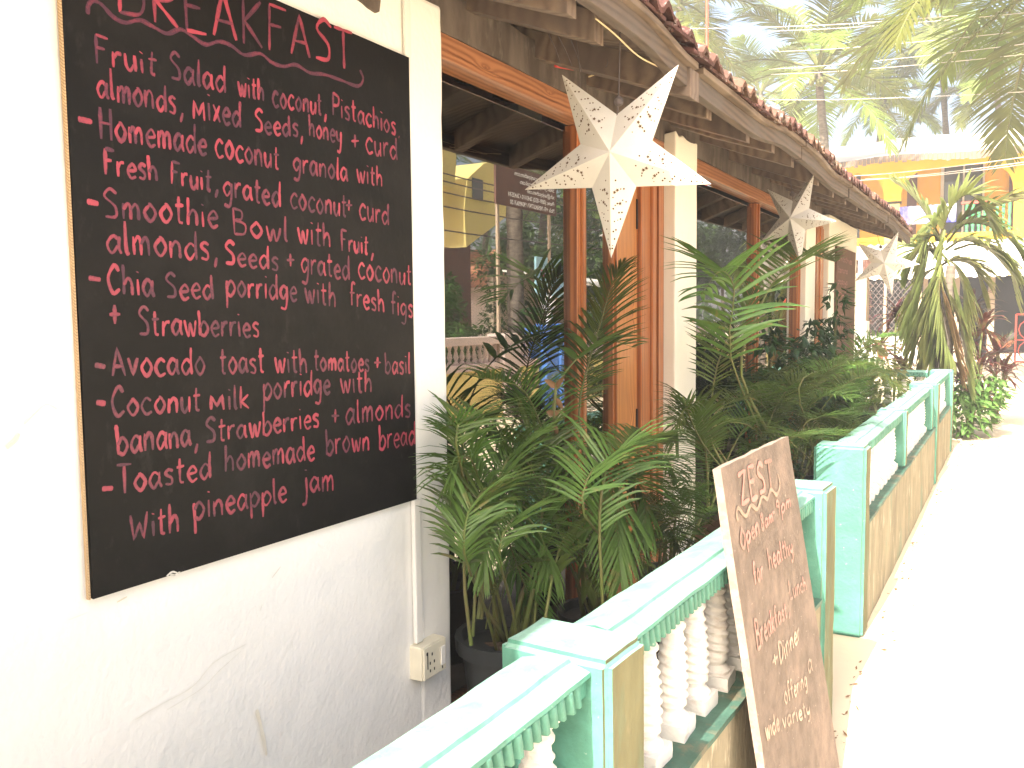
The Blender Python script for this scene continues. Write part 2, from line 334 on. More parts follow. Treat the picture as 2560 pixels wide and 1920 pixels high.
def glass():
    m = bpy.data.materials.new('window_glass'); m.use_nodes = True; nt = m.node_tree; N = nt.nodes; L = nt.links; N.remove(N['Principled BSDF'])
    t = N.new('ShaderNodeBsdfTransparent'); t.inputs[0].default_value = (.8, .82, .8, 1)
    g = N.new('ShaderNodeBsdfGlossy'); g.inputs['Roughness'].default_value = .0; g.inputs[0].default_value = (.95, .95, .95, 1)
    lw = N.new('ShaderNodeFresnel'); lw.inputs[0].default_value = 1.9
    mx = N.new('ShaderNodeMixShader'); mr = N.new('ShaderNodeMath'); mr.operation = 'MULTIPLY_ADD'; mr.inputs[1].default_value = 1.25; mr.inputs[2].default_value = .12
    mr.use_clamp = True
    L.new(lw.outputs[0], mr.inputs[0]); L.new(mr.outputs[0], mx.inputs[0])
    L.new(t.outputs[0], mx.inputs[1]); L.new(g.outputs[0], mx.inputs[2]); L.new(mx.outputs[0], N['Material Output'].inputs[0])
    return m
M_['glass'] = glass()
def paint(name, a, b, rough=.45, lo=.35, hi=.62):
    m = bpy.data.materials.new(name); m.use_nodes = True; nt = m.node_tree; N = nt.nodes; L = nt.links
    p = N['Principled BSDF']; p.inputs['Roughness'].default_value = rough
    at_ = N.new('ShaderNodeAttribute'); at_.attribute_name = 'tone'
    geo = N.new('ShaderNodeNewGeometry'); n = N.new('ShaderNodeTexNoise'); n.inputs['Scale'].default_value = 240; n.inputs['Detail'].default_value = 3; L.new(geo.outputs['Position'], n.inputs[0])
    mm = N.new('ShaderNodeMath'); mm.operation = 'MULTIPLY_ADD'; mm.inputs[1].default_value = .5; L.new(n.outputs[0], mm.inputs[0]); L.new(at_.outputs['Fac'], mm.inputs[2])
    cr = N.new('ShaderNodeValToRGB'); cr.color_ramp.elements[0].position = lo; cr.color_ramp.elements[1].position = hi+.35
    cr.color_ramp.elements[0].color = (*b, 1); cr.color_ramp.elements[1].color = (*a, 1); L.new(mm.outputs[0], cr.inputs[0]); L.new(cr.outputs[0], p.inputs['Base Color'])
    return m
M_['pinkpaint'] = paint('pink_paint', (.37, .045, .075), (.07, .015, .035))
M_['signpaint'] = paint('sign_pink_paint', (.55, .2, .17), (.27, .14, .11))
M_['signcream'] = paint('sign_cream_paint', (.5, .36, .26), (.27, .18, .13))
M_['oldpaint'] = paint('faded_paint', (.3, .09, .08), (.14, .05, .045))
# ------------------------------------------------------------------ handwriting
GL = {
'a': (.95, ".76,.8 .4,1 .06,.5 .32,.02 .72,.5|.78,1 .74,.4 .88,0"), 'b': (.92, ".05,1.75 .1,.9 .1,0|.1,.55 .48,.98 .82,.5 .48,0 .1,.12"),
'c': (.85, ".78,.82 .42,1 .06,.5 .36,0 .8,.15"), 'd': (.98, ".76,.75 .42,.98 .06,.5 .36,0 .76,.45|.8,1.75 .78,.8 .84,0"),
'e': (.85, ".1,.5 .72,.6 .46,1 .08,.55 .36,0 .78,.15"), 'f': (.72, ".7,1.62 .4,1.72 .28,1.2 .28,0|.05,.92 .62,.97"),
'g': (.95, ".76,.85 .42,1 .08,.58 .36,.1 .72,.5|.78,1 .77,.1 .58,-.6 .1,-.55"), 'h': (.9, ".08,1.75 .1,.9 .1,0|.1,.55 .42,.98 .68,.7 .72,0"),
'i': (.36, ".12,1 .16,0|.12,1.42 .15,1.5"), 'j': (.6, ".42,1 .44,.1 .3,-.6 0,-.68|.42,1.42 .44,1.5"), 'k': (.85, ".1,1.7 .1,0|.72,1.05 .14,.5 .14,.5 .78,0"),
'l': (.38, ".12,1.75 .12,.3 .28,.02"), 'm': (1.22, ".08,1 .1,0|.1,.6 .35,1 .52,.75 .53,0|.53,.6 .82,1 1,.7 1.02,0"), 'n': (.9, ".08,1 .1,0|.1,.6 .42,1 .68,.75 .72,0"),
'o': (.9, ".42,1 .06,.5 .42,0 .78,.5 .48,1 .36,.98"), 'p': (.92, ".08,1 .1,.2 .1,-.75|.1,.6 .46,1 .82,.55 .46,.05 .1,.2"), 'r': (.68, ".08,1 .1,0|.1,.55 .32,.92 .62,.96"),
's': (.78, ".66,.88 .34,1 .12,.75 .56,.4 .5,.04 .08,.1"), 't': (.68, ".3,1.6 .27,.6 .3,.12 .54,.04|.05,1.05 .62,1.1"), 'u': (.9, ".08,1 .12,.3 .36,0 .66,.45|.7,1 .72,0"),
'v': (.8, ".05,1 .36,0 .36,0 .72,1"), 'w': (1.15, ".05,1 .22,.25 .36,0 .52,.8 .74,0 .92,.4 1.02,1"), 'x': (.8, ".1,1 .7,0|.7,1 .1,0"), 'y': (.9, ".08,1 .15,.42 .46,.25 .7,.5|.76,1 .7,0 .5,-.65 .1,-.6"),
'A': (1.0, ".05,0 .45,1.75 .45,1.75 .92,0|.2,.6 .78,.6"), 'B': (.98, ".1,1.75 .1,0|.1,1.72 .62,1.6 .58,1.08 .14,.95 .14,.95 .8,.75 .72,.12 .1,0"),
'C': (1.0, ".88,1.4 .55,1.75 .1,.9 .42,0 .92,.3"), 'D': (1.0, ".1,1.75 .1,0|.1,1.75 .75,1.4 .8,.5 .1,0"), 'E': (.9, ".1,1.75 .1,0|.1,1.75 .78,1.72|.1,.95 .62,.95|.1,0 .8,.02"),
'F': (.9, ".1,1.78 .1,0|.1,1.78 .84,1.72|.1,1 .62,1"), 'H': (1.05, ".1,1.75 .1,0|.85,1.75 .85,0|.1,.9 .85,.9"), 'K': (.95, ".1,1.75 .1,0|.82,1.7 .14,.85 .14,.85 .86,0"), 'L': (.8, ".1,1.75 .1,.02 .1,.02 .7,.03"),
'M': (1.3, ".1,0 .14,1.6 .14,1.6 .58,.6 .58,.6 1.0,1.6 1.0,1.6 1.1,0"), 'O': (1.1, ".5,1.75 .06,.85 .5,0 .98,.85 .58,1.74 .42,1.72"), 'P': (.9, ".1,1.75 .1,0|.1,1.7 .75,1.5 .7,.9 .12,.75"),
'R': (.95, ".1,1.75 .1,0|.1,1.7 .75,1.5 .7,.95 .12,.8 .12,.8 .85,0"), 'S': (.95, ".84,1.5 .45,1.75 .12,1.3 .7,.75 .7,.15 .1,.1"), 'T': (1.0, ".5,1.72 .48,0|.02,1.75 .98,1.7"),
'W': (1.45, ".05,1.75 .3,.05 .3,.05 .7,1.1 .7,1.1 1.0,.02 1.0,.02 1.25,1.75"), 'Z': (1.0, ".08,1.6 .85,1.75 .85,1.75 .1,.02 .1,.02 .95,.1"),
'8': (.85, ".68,1.4 .4,1.7 .15,1.3 .65,.6 .4,0 .1,.4 .68,1.35"), '9': (.85, ".68,1.5 .35,1.7 .15,1.2 .6,1.05 .7,1.6|.7,1.6 .6,0"),
'+': (1.0, ".5,1.1 .48,.05|.1,.55 .9,.6"), '-': (1.0, ".1,.5 .5,.5 .95,.48"), ',': (.35, ".26,.2 .02,-.5"), '.': (.3, ".1,.05 .16,.02"), '^': (1.3, ".1,0 .14,1.1 .14,1.1 .58,.3 .58,.3 1.0,1.1 1.0,1.1 1.1,0"),
}
def catmull(p, sub=5):
    p = [np.array(q, float) for q in p]
    if len(p) == 2: return [p[0]+(p[1]-p[0])*i/4 for i in range(5)]
    out = []
    q = [2*p[0]-p[1]] + p + [2*p[-1]-p[-2]]
    for i in range(1, len(q)-2):
        a, b, c, d = q[i-1:i+3]
        if np.allclose(b, c): continue
        if np.allclose(a, b): a = 2*b-c
        if np.allclose(c, d): d = 2*c-b
        for k in range(sub):
            t = k/sub
            out.append(.5*((2*b)+(-a+c)*t+(2*a-5*b+4*c-d)*t*t+(-a+3*b-3*c+d)*t**3))
    out.append(q[-2]); return out
def word_strokes(text):
    """list of strokes in text units, and the width"""
    x = 0; out = []
    for ch in text:
        if ch == ' ': x += .6; continue
        wd, s = GL[ch]
        jy = random.uniform(-.05, .05); js = random.uniform(.94, 1.06); sh = random.uniform(-.03, .06)
        for st in s.split('|'):
            pts = [tuple(map(float, q.split(','))) for q in st.split()]
            out.append([np.array((x+a[0]*1.0+sh*a[1], a[1]*js+jy)) for a in catmull(pts)])
        x += wd + .12
    return out, x-.12
class Paint:
    """brush strokes laid as thin ribbons a fraction of a millimetre proud of a board"""
    def __init__(s, org, ex, ey, nrm): s.o, s.ex, s.ey, s.n = Vector(org), Vector(ex), Vector(ey), Vector(nrm); s.v = []; s.f = []; s.t = []; s.k = 0
    def ribbon(s, pts, wd):
        s.k += 1; h = .0006 + (s.k % 40)*3.5e-5
        n = len(pts); base = len(s.v); tone = random.uniform(.05, .7); L = 0
        for i, p in enumerate(pts):
            a = pts[max(i-1, 0)]; b = pts[min(i+1, n-1)]; d = np.array(b)-np.array(a); l = np.hypot(*d) or 1; d = d/l; nn = np.array((-d[1], d[0]))
            if i: L += np.hypot(*(np.array(p)-np.array(pts[i-1])))
            ww = wd*(.5+.09*math.sin(L*90+s.k)+random.uniform(-.06, .06))
            if i == 0 or i == n-1: ww *= .62
            tn = tone + .38*noise.noise(Vector((L*28, s.k*3.1, 0))) 
            for sg in (-1, 0, 1):
                q = np.array(p)+nn*ww*sg; P = s.o+s.ex*float(q[0])+s.ey*float(q[1])+s.n*(h+i*1.1e-6)
                s.v.append(tuple(P)); s.t.append(min(1, max(0, tn+(.12 if sg == 0 else random.uniform(-.2, .05)))))
        for i in range(n-1):
            for j in (0, 1): a = base+i*3+j; s.f.append((a, a+1, a+4, a+3))
    def build(s, name, m, parent):
        g = G(); g.v = s.v; g.f = s.f; g.mi = [0]*len(s.f)
        me = bpy.data.meshes.new(name); off = rootloc(parent)
        me.from_pydata([tuple(Vector(a)-off) for a in s.v], [], s.f); me.materials.append(m)
        A = me.attributes.new('tone', 'FLOAT', 'POINT'); A.data.foreach_set('value', s.t)
        me.update()
        o = bpy.data.objects.new(name, me); C.objects.link(o); o.parent = parent; return o
def write(P, text, a, b, h0, h1, wd, slant=0):
    """word from baseline point a to b (board coordinates), letter height h0..h1"""
    st, W = word_strokes(text); a = np.array(a); b = np.array(b); d = (b-a); n = np.array((0., 1.))
    for s in st:
        pts = []
        for p in s:
            t = p[0]/W; h = h0+(h1-h0)*t
            pts.append(a+d*t+n*h*p[1]+np.array((slant*h*p[1], 0)))
        # resample denser
        out = []
        for i in range(len(pts)-1):
            k = max(1, int(np.hypot(*(pts[i+1]-pts[i]))/(wd*1.2)))
            for j in range(k): out.append(pts[i]+(pts[i+1]-pts[i])*j/k)
        out.append(pts[-1]); P.ribbon(out, wd*random.uniform(.9, 1.25))

# ------------------------------------------------------------------ ground
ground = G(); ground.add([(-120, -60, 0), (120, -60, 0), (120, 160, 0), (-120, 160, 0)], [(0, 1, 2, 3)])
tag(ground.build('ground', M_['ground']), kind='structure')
g = subdiv_box(-1.62, -.80, -2.5, 11.1, .004, .26, .5); tag(g.build('terrace_floor', M_['floor']), kind='structure')

# ------------------------------------------------------------------ cafe building
WX = -1.45
cafe = thing('cafe_building', 'cream plastered cafe with tall wood-framed windows under an uneven clay tile roof', 'building', (-1.6, 2, 0))
g = G()
# front wall near the camera, its corner slightly worn
g = subdiv_box(-1.75, WX, -3.0, 1.955, 0.0, 2.62, .09); o = g.build('front_wall', M_['plaster'], cafe); jit(o, .0035, 3)
g = subdiv_box(-1.75, WX+.002, 1.957, 2.113, 0.0, 2.50, .045); o = g.build('wall_pier', M_['plaster'], cafe, bevel=.012); jit(o, .0025, 9, .001)
g = subdiv_box(-1.72, WX, 4.134, 4.475, 0.0, 2.50, .06); o = g.build('pillar', M_['column'], cafe, bevel=.008); jit(o, .002, 7, .001)
for v in o.data.vertices:
    if v.co.z > 2.45: v.co.z += .03*noise.noise(v.co*30)
g = subdiv_box(-1.72, WX-.05, 7.55, 7.95, 0.0, 2.5, .1); o = g.build('pillar', M_['column'], cafe, bevel=.006); jit(o, .002, 7)
g = subdiv_box(-1.9, WX, 8.31, 9.95, 0.0, 2.52, .12); o = g.build('end_wall', M_['column'], cafe, bevel=.008); jit(o, .003, 5)
# weathered wall plate and lintels
g = subdiv_box(-1.62, -1.505, 2.0, 10.2, 2.466, 2.60, .07); o = g.build('wall_plate', M_['plate'], cafe); jit(o, .006, 5, .002)
def lintel(y0, y1, z0=2.385, z1=2.464):
    g = G(); g.box(-1.60, -1.507, y0, y1, z0+.022, z1); g.box(-1.59, -1.500, y0, y1, z0, z0+.024)
    o = g.build('lintel', M_['lintel'], cafe, bevel=.004)
lintel(2.115, 4.13); lintel(4.477, 8.30)
# window frames > glass
def window(y0, y1, z0, z1, fw, label=None, fx=(-1.60, -1.545), sides=(1, 1), top=True):
    g = G(); xa, xb = fx
    if sides[0]: g.box(xa, xb, y0, y0+fw, z0, z1)
    if sides[1]: g.box(xa, xb, y1-fw, y1, z0, z1)
    if sides[1]: g.box(xa+.012, xb+.012, y1-fw*.62, y1-fw*.3, z0, z1-.002)
    if top: g.box(xa+.001, xb-.004, y0+fw*sides[0]+.0005, y1-fw*sides[1]-.0005, z1-.035, z1-.001)
    g.box(xa+.001, xb-.004, y0+fw*sides[0]+.0005, y1-fw*sides[1]-.0005, z0, z0+.06)
    f = g.build('window_frame', M_['varnish'], cafe, bevel=.003)
    q = G(); q.box(-1.583, -1.577, y0+fw*sides[0]*.98, y1-fw*sides[1]*.98, z0+.05, z1-.03); q.build('glass_pane', M_['glass'], f)
    return f
Z0, Z1 = .27, 2.383
window(2.116, 3.30, Z0, Z1, .09, sides=(0, 1), top=False)
window(3.305, 3.64, Z0, Z1, .045, sides=(0, 1), top=False, fx=(-1.60, -1.555))
# half-open plank door with hinges
g = G(); g.box(-1.60, -1.552, 3.643, 3.885, Z0, 2.38)
dr = g.build('plank_door', M_['plank'], cafe, bevel=.003)
g = G()
g.box(-1.552, -1.546, 3.868, 3.88, 1.02, 1.16); g.box(-1.552, -1.546, 3.868, 3.88, 2.02, 2.16); g.box(-1.552, -1.545, 3.87, 3.88, .9, .915)
g.build('hinge', M_['black'], dr, bevel=.001)
g = G(); g.box(-1.585, -1.53, 3.888, 4.06, Z0, 2.384); g.box(-1.58, -1.515, 4.0, 4.05, Z0, 2.383); g.box(-1.582, -1.508, 4.062, 4.132, Z0, 2.384)
g.build('door_jamb', M_['varnish'], cafe, bevel=.003)
window(4.478, 6.16, Z0, Z1, .085, sides=(0, 1), top=False)
window(6.165, 7.53, Z0, Z1, .08, sides=(0, 1), top=False)
g = G(); g.box(-1.56, -1.49, 7.96, 8.28, Z0, 2.384); g.box(-1.55, -1.48, 8.08, 8.16, Z0, 2.383); g.build('door_jamb', M_['varnish'], cafe, bevel=.003)
# interior
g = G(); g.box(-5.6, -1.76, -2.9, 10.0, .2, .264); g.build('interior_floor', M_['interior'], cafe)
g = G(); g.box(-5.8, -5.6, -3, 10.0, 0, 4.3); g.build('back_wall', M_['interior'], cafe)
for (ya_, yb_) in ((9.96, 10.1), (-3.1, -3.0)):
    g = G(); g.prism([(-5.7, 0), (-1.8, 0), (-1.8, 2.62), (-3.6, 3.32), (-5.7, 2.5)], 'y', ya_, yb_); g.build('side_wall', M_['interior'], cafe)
a = at('x', -2.6, *rd(690, 250)); b = at('x', -2.6, *rd(1990, 330)); c_ = at('x', -2.6, *rd(1990, 410)); d_ = at('x', -2.6, *rd(1070, -20))
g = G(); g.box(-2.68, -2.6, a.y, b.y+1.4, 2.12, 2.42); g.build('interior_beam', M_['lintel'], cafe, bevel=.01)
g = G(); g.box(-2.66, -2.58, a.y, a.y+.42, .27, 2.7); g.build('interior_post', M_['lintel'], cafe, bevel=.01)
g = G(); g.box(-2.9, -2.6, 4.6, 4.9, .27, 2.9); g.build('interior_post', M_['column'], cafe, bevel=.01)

# roof ---------------------------------------------------------------
SL = .38
def sag(y):
    """uneven eave: the height shift of the old roof edge along the street"""
    P = [(-3, .0), (2.37, .03), (2.8, -.01), (3.2, -.012), (3.7, -.012), (4.3, .03), (4.9, .03), (5.5, -.005), (6.4, .01), (8.4, .03), (9.4, .0), (11, -.03)]
    for (a, b), (c, d) in zip(P, P[1:]):
        if a <= y <= c:
            t = (y-a)/(c-a); t = t*t*(3-2*t); return b+(d-b)*t
    return 0
def zr(x, y): return 2.345 + SL*(-.98-x) + sag(y)*.7          # rafter underside
roof = thing('roof', None, None) if False else None
RY = [-2.3, -1.7, -1.1, -.5, .1, .7, 1.1, 1.6, 2.05, 2.36, 2.84, 3.25, 3.75, 4.24, 4.72, 5.28, 5.83, 6.32, 6.8, 7.4, 7.95, 8.55, 9.25, 9.8]
roofp = G()
for i in range(1):
    pass
g = G()
ys = np.arange(-3, 10.21, .15)
def deck_z(x, y): return zr(x, y)+.098
vv = []; xs = [-.955, -1.5, -2.2, -3.0, -3.6]
for y in ys:
    for x in xs: vv.append((x, y, deck_z(x, y)))
    for x in xs: vv.append((x, y, deck_z(x, y)+.02))
n = len(xs); ff = []
for i in range(len(ys)-1):
    for j in range(n-1):
        a = i*2*n+j; ff.append((a, a+1, a+1+2*n, a+2*n)); a += n; ff.append((a, a+2*n, a+1+2*n, a+1))
    ff.append((i*2*n, i*2*n+2*n, i*2*n+3*n, i*2*n+n)); 
g.add(vv, ff)
roof = g.build('roof', M_['timber'], cafe)
g = G(); g.add([(-3.6, -3, 3.47), (-3.6, 10.2, 3.47), (-6.0, 10.2, 2.5), (-6.0, -3, 2.5)], [(0, 1, 2, 3)]); g.build('rear_roof_slope', M_['tileroof'], cafe)
for k, y in enumerate(RY):
    xe = -.985 + random.uniform(-.03, .0); 
    if k == 9: xe = -1.06
    hw = random.uniform(.028, .036); hh = random.uniform(.085, .1); dy = random.uniform(-.015, .015)
    if k == 10: hw = .045; xe = -.93
    g = G(); x1 = -3.5
    def rp(x, yy, dz): return (x, yy+dy*(x+1)*.3, zr(x, y)+dz)
    segs = 8; V = []
    xsr = [xe + (x1-xe)*(t/segs)**1.6 for t in range(segs+1)]
    for x in xsr:
        w_ = noise.noise(Vector((x*4, y*3, 0)))*.006
        for (a_, b_) in ((-hw, 0), (hw, 0), (hw, hh), (-hw, hh)): V.append(rp(x, y+a_+w_, b_+w_ + (.02*noise.noise(Vector((x*9, y, 5))) if b_ == 0 else 0)*.3))
    Fq = [(0, 1, 2, 3), tuple(segs*4+q for q in (3, 2, 1, 0))]
    for i in range(segs):
        for j in range(4): Fq.append((i*4+j, i*4+(j+1) % 4, (i+1)*4+(j+1) % 4, (i+1)*4+j))
    g.add(V, Fq); g.build('rafter', M_['timber'], roof, bevel=.004)
# eave boards running along the street, slightly wavy
def longboard(name, x0, x1, dz0, dz1, y0, y1, m, amp=.006, seed=0, step=.12):
    g = G(); V = []; yy = np.arange(y0, y1+.001, step); 
    for y in yy:
        wv = amp*noise.noise(Vector((y*1.1, seed, 0))); base = 2.345+sag(y)
        for (a_, b_) in ((x0, dz0), (x1, dz0), (x1, dz1), (x0, dz1)): V.append((a_+wv, y, base+b_+wv))
    k = len(yy); Fq = [(0, 1, 2, 3), tuple((k-1)*4+q for q in (3, 2, 1, 0))]
    for i in range(k-1):
        for j in range(4): Fq.append((i*4+j, i*4+(j+1) % 4, (i+1)*4+(j+1) % 4, (i+1)*4+j))
    g.add(V, Fq); return g.build(name, m, roof, bevel=.003)
for j, (a_, b_) in enumerate([(-3, 2.0), (2.004, 2.9), (2.904, 4.6), (4.604, 6.1), (6.104, 8.2), (8.204, 10.15)]):
    longboard('eave_board', -.972-.002*j, -.942, .022, .082, a_, b_, M_['timber_long'], seed=j)
    longboard('tile_batten', -.958, -.922+.003*(j % 2), .084, .106, a_, b_, M_['batten'], seed=j+9)
for xx in (-1.25, -1.6, -2.0, -2.5): longboard('purlin', xx-.03, xx, .10+SL*(-.98-xx), .124+SL*(-.98-xx), -3, 10.1, M_['timber_long'], seed=xx)
# clay tiles: two rolls to a tile
def tile_mesh():
    g = G(); n = 13; W_ = .24; Lh = .36; V = []
    prof = []
    for i in range(n):
        y = W_*i/(n-1); ph = (i/(n-1))*2*2*math.pi
        z = .036*(.5-.5*math.cos(ph))**1.3
        prof.append((y, z))
    for (x, dz) in ((0, 0), (-.02, .003), (-Lh, 0)):
        for (y, z) in prof: V.append((x, y, z+dz))
    m3 = len(V)
    for (x, dz) in ((0, 0), (-.02, .0), (-Lh, 0)):
        for (y, z) in prof: V.append((x, y, z+dz-.018))
    Fq = []
    for i in range(2):
        for j in range(n-1):
            a = i*n+j; Fq.append((a, a+1, a+n+1, a+n)); a += m3; Fq.append((a, a+n, a+n+1, a+1))
    for j in range(n-1): Fq.append((j, m3+j, m3+j+1, j+1))
    for (e) in (0, n-1):
        for i in range(2): a = i*n+e; Fq.append((a, a+n, a+n+m3, a+m3))
    for v in range(len(V)): V[v] = (V[v][0], V[v][1], V[v][2]-SL*V[v][0]*1.0)
    g.add(V, Fq); return g
proto = tile_mesh().build('roof_tile', M_['tile'], roof, local=True, auto=50)
ftile = G(); ftile.hexa([(0, 0, 0), (-.0, .2, 0), (-.3, 0, .3*SL), (-.3, .2, .3*SL), (0, 0, .012), (0, .2, .012), (-.3, 0, .3*SL+.012), (-.3, .2, .3*SL+.012)][:]) 
ftile = G(); ftile.hexa([(-.3, 0, .3*SL), (0, 0, 0), (-.3, .2, .3*SL), (0, .2, 0), (-.3, 0, .3*SL+.012), (0, 0, .012), (-.3, .2, .3*SL+.012), (0, .2, .012)])
fproto = ftile.build('ceiling_tile', M_['tile'], roof, local=True)
rl = rootloc(roof); first = [True, True]
def place(p, k, loc, rot):
    loc = Vector(loc)-rl
    if first[k]: p.location = loc; p.rotation_euler = rot; first[k] = False; return p
    return inst(p, roof, loc, rot)
nt_ = int(13.2/.232)
for row in range(2):
    for i in range(nt_):
        y = -3+i*.232; x = -.905 - row*.3 + random.uniform(-.014, .014)
        if y < 1.6 and row: continue
        place(proto, 0, (x, y, 2.345+.131+sag(y)+SL*(-.925-x)+row*.012+random.uniform(-.005, .006)), (random.uniform(-.03, .03), random.uniform(-.02, .03), random.uniform(-.03, .03)))
for i in range(int(13.2/.205)):
    y = -3+i*.205; x = -.912+random.uniform(-.012, .012)
    place(fproto, 1, (x, y, 2.345+.108+sag(y)+random.uniform(-.001, .003)), (0, random.uniform(-.02, .01), random.uniform(-.03, .03)))
g = G(); n = 0; V = []; Fq = []
cols = int(13.2/.029)
for i in range(cols+1):
    y = -3+i*.029; z = .017*(.5-.5*math.cos(y/.232*4*math.pi))
    for j, x in enumerate((-1.5, -1.85, -1.86, -2.2, -2.21, -2.55, -2.56, -2.9, -2.91, -3.3, -3.31, -3.62)):
        V.append((x, y, 2.345+.15+sag(y)+SL*(-.925-x)+z+(.02 if j % 2 == 0 else .0)+.01))
q = 12
for i in range(cols):
    for j in range(q-1): a = i*q+j; Fq.append((a, a+1, a+q+1, a+q))
g.add(V, Fq); tag(g.build('upper_tiles', M_['tileroof'], roof), kind='stuff')

# ------------------------------------------------------------------ menu board
BX = -1.437
bt = thing('menu_board', 'large black breakfast menu board painted with pink handwriting on the cream wall', 'sign', (BX, 1.44, 1.095))
yl, yr, zb = .943, 1.935, 1.096
g = G(); g.hexa([(-1.446, yl, zb+.001), (BX, yl, zb), (-1.447, yr, zb), (BX, yr, zb-.002), (-1.446, yl-.004, 2.317), (BX, yl-.004, 2.317), (-1.446, yr+.003, 2.312), (BX, yr+.003, 2.312)])
g.build('board_panel', M_['chalk'], bt)
g = G(); g.box(-1.447, BX-.0008, yl-.0075, yl-.0045, zb, 2.317); o = g.build('board_edge', M_['ply'], bt); jit(o, .001, 60)
def bp(u, v): p = at('x', BX, u, v); return np.array((p.y, p.z))
def bline(words, name='lettering'):
    for wd in words:
        P = Paint((BX, 0, 0), (0, 1, 0), (0, 0, 1), (1, 0, 0))
        t, x0, y0, x1, y1, h0, h1 = wd[:7]; k = wd[7] if len(wd) > 7 else 1
        a = bp(*r1(x0, y0)); b = bp(*r1(x1, y1)); ha = bp(*r1(x0, y0-h0))-a; hb = bp(*r1(x1, y1-h1))-b
        write(P, t, a, b, ha[1]*1.02, hb[1]*1.02, .0061*k)
        P.build('lettering', M_['pinkpaint'], bt)
def plus(x, y, s): return ('+', x-s*.45, y+s*.45, x+s*.45, y+s*.5, s*1.15, s*1.15)
def dash(x0, y0, x1, y1): return ('-', x0, y0+14, x1, y1+14, 26, 26, 1.35)
Z = 1580
LINES = [
 [('BREAKFAST', 575, 62, 1745, 345, 142, 108, 1.25)],
 [('Fruit', 470, 312, 775, 378, 80, 68), ('Salad', 840, 392, 1118, 458, 78, 72), ('with', 1175, 472, 1305, 500, 66, 60), ('coconut', 1345, 525, 1590, 570, 72, 60), (',', 1602, 575, 1612, 578, 60, 60), ('Pistachios', 1640, 568, 1955, 668, 64, 56), ('.', 1965, 675, 1975, 678, 50, 50)],
 [('almonds', 480, 482, 872, 562, 84, 76), (',', 890, 568, 905, 572, 70, 70), ('^ixed', 950, 582, 1192, 628, 82, 74), ('Seeds', 1255, 650, 1475, 676, 62, 58), (',', 1485, 682, 1495, 684, 60, 60), ('honey', 1525, 668, 1688, 715, 60, 58), plus(1753, 705, 50), ('curd', 1805, 752, 1965, 792, 72, 60)],
 [dash(375, 585, 458, 602), ('Homemade', 492, 682, 1022, 765, 84, 76), ('coconut', 1062, 772, 1380, 840, 84, 66), ('granola', 1445, 845, 1718, 900, 66, 60), ('with', 1760, 895, 1890, 925, 60, 55)],
 [('Fresh', 515, 862, 782, 893, 74, 66), ('Fruit', 842, 908, 1045, 948, 64, 62), (',', 1062, 948, 1078, 950, 60, 60), ('grated', 1100, 968, 1388, 1020, 74, 66), ('coconut', 1432, 1028, 1712, 1075, 76, 62), plus(1722, 1020, 44), ('curd', 1772, 1078, 1922, 1115, 76, 58)],
 [dash(420, 990, 488, 1005), ('Smoothie', 512, 1072, 1080, 1125, 82, 74), ('Bowl', 1150, 1155, 1425, 1198, 72, 66), ('with', 1470, 1195, 1635, 1225, 70, 66), ('Fruit', 1685, 1238, 1818, 1258, 55, 52), (',', 1832, 1262, 1845, 1264, 55, 55)],
 [('almonds', 525, 1250, 1040, 1284, 90, 80), (',', 1058, 1288, 1074, 1290, 70, 70), ('Seeds', 1108, 1305, 1378, 1335, 66, 66), plus(1435, 1292, 52), ('grated', 1485, 1345, 1728, 1382, 70, 64), ('coconut', 1768, 1376, 2032, 1408, 76, 60)],
 [dash(430, 1370, 500, 1380), ('Chia', 528, 1442, 765, 1470, 78, 76), ('Seed', 818, 1475, 1058, 1475, 70, 66), ('porridge', 1115, 1462, 1468, 1486, 72, 68), ('with', 1505, 1490, 1660, 1515, 68, 64), ('fresh', 1725, 1508, 1900, 1542, 62, 60), ('figs', 1930, 1548, 2040, 1572, 60, 58)],
 [plus(568, 1570, 75), ('Strawberries', 682, 1655, 1283, 1664, 78, 68)],
 [dash(460, 1800, 522, 1812), ('Avocado', 552, Z+275, 1015, Z+268, 82, 78), ('toast', 1085, Z+265, 1308, Z+262, 76, 72), ('with', 1355, Z+255, 1520, Z+262, 68, 62), ('tomatoes', 1550, Z+248, 1825, Z+255, 60, 56), plus(1863, Z+215, 46), ('basil', 1900, Z+262, 2026, Z+266, 60, 58)],
 [dash(470, 1985, 525, 1992), ('Coconut', 548, Z+475, 992, Z+450, 78, 72), ('^ilk', 1035, Z+440, 1232, Z+438, 62, 66), ('porridge', 1298, Z+395, 1632, Z+362, 76, 68), ('with', 1680, Z+356, 1838, Z+358, 68, 62)],
 [('banana', 578, Z+665, 945, Z+623, 84, 76), (',', 962, Z+628, 978, Z+626, 70, 70), ('Strawberries', 1012, Z+608, 1578, Z+528, 70, 62), plus(1655, Z+482, 52), ('almonds', 1705, Z+518, 2030, Z+475, 70, 62)],
 [dash(498, 2412, 562, 2408), ('Toasted', 580, Z+862, 1045, Z+778, 78, 70), ('homemade', 1108, Z+748, 1555, Z+690, 76, 68), ('brown', 1608, Z+665, 1825, Z+640, 72, 66), ('bread', 1870, Z+640, 2052, Z+612, 68, 62)],
 [('With', 640, Z+1095, 888, Z+1040, 76, 78), ('pineapple', 955, Z+990, 1418, Z+892, 82, 68), ('jam', 1490, Z+858, 1652, Z+838, 74, 72)],
]
for ln in LINES: bline(ln)
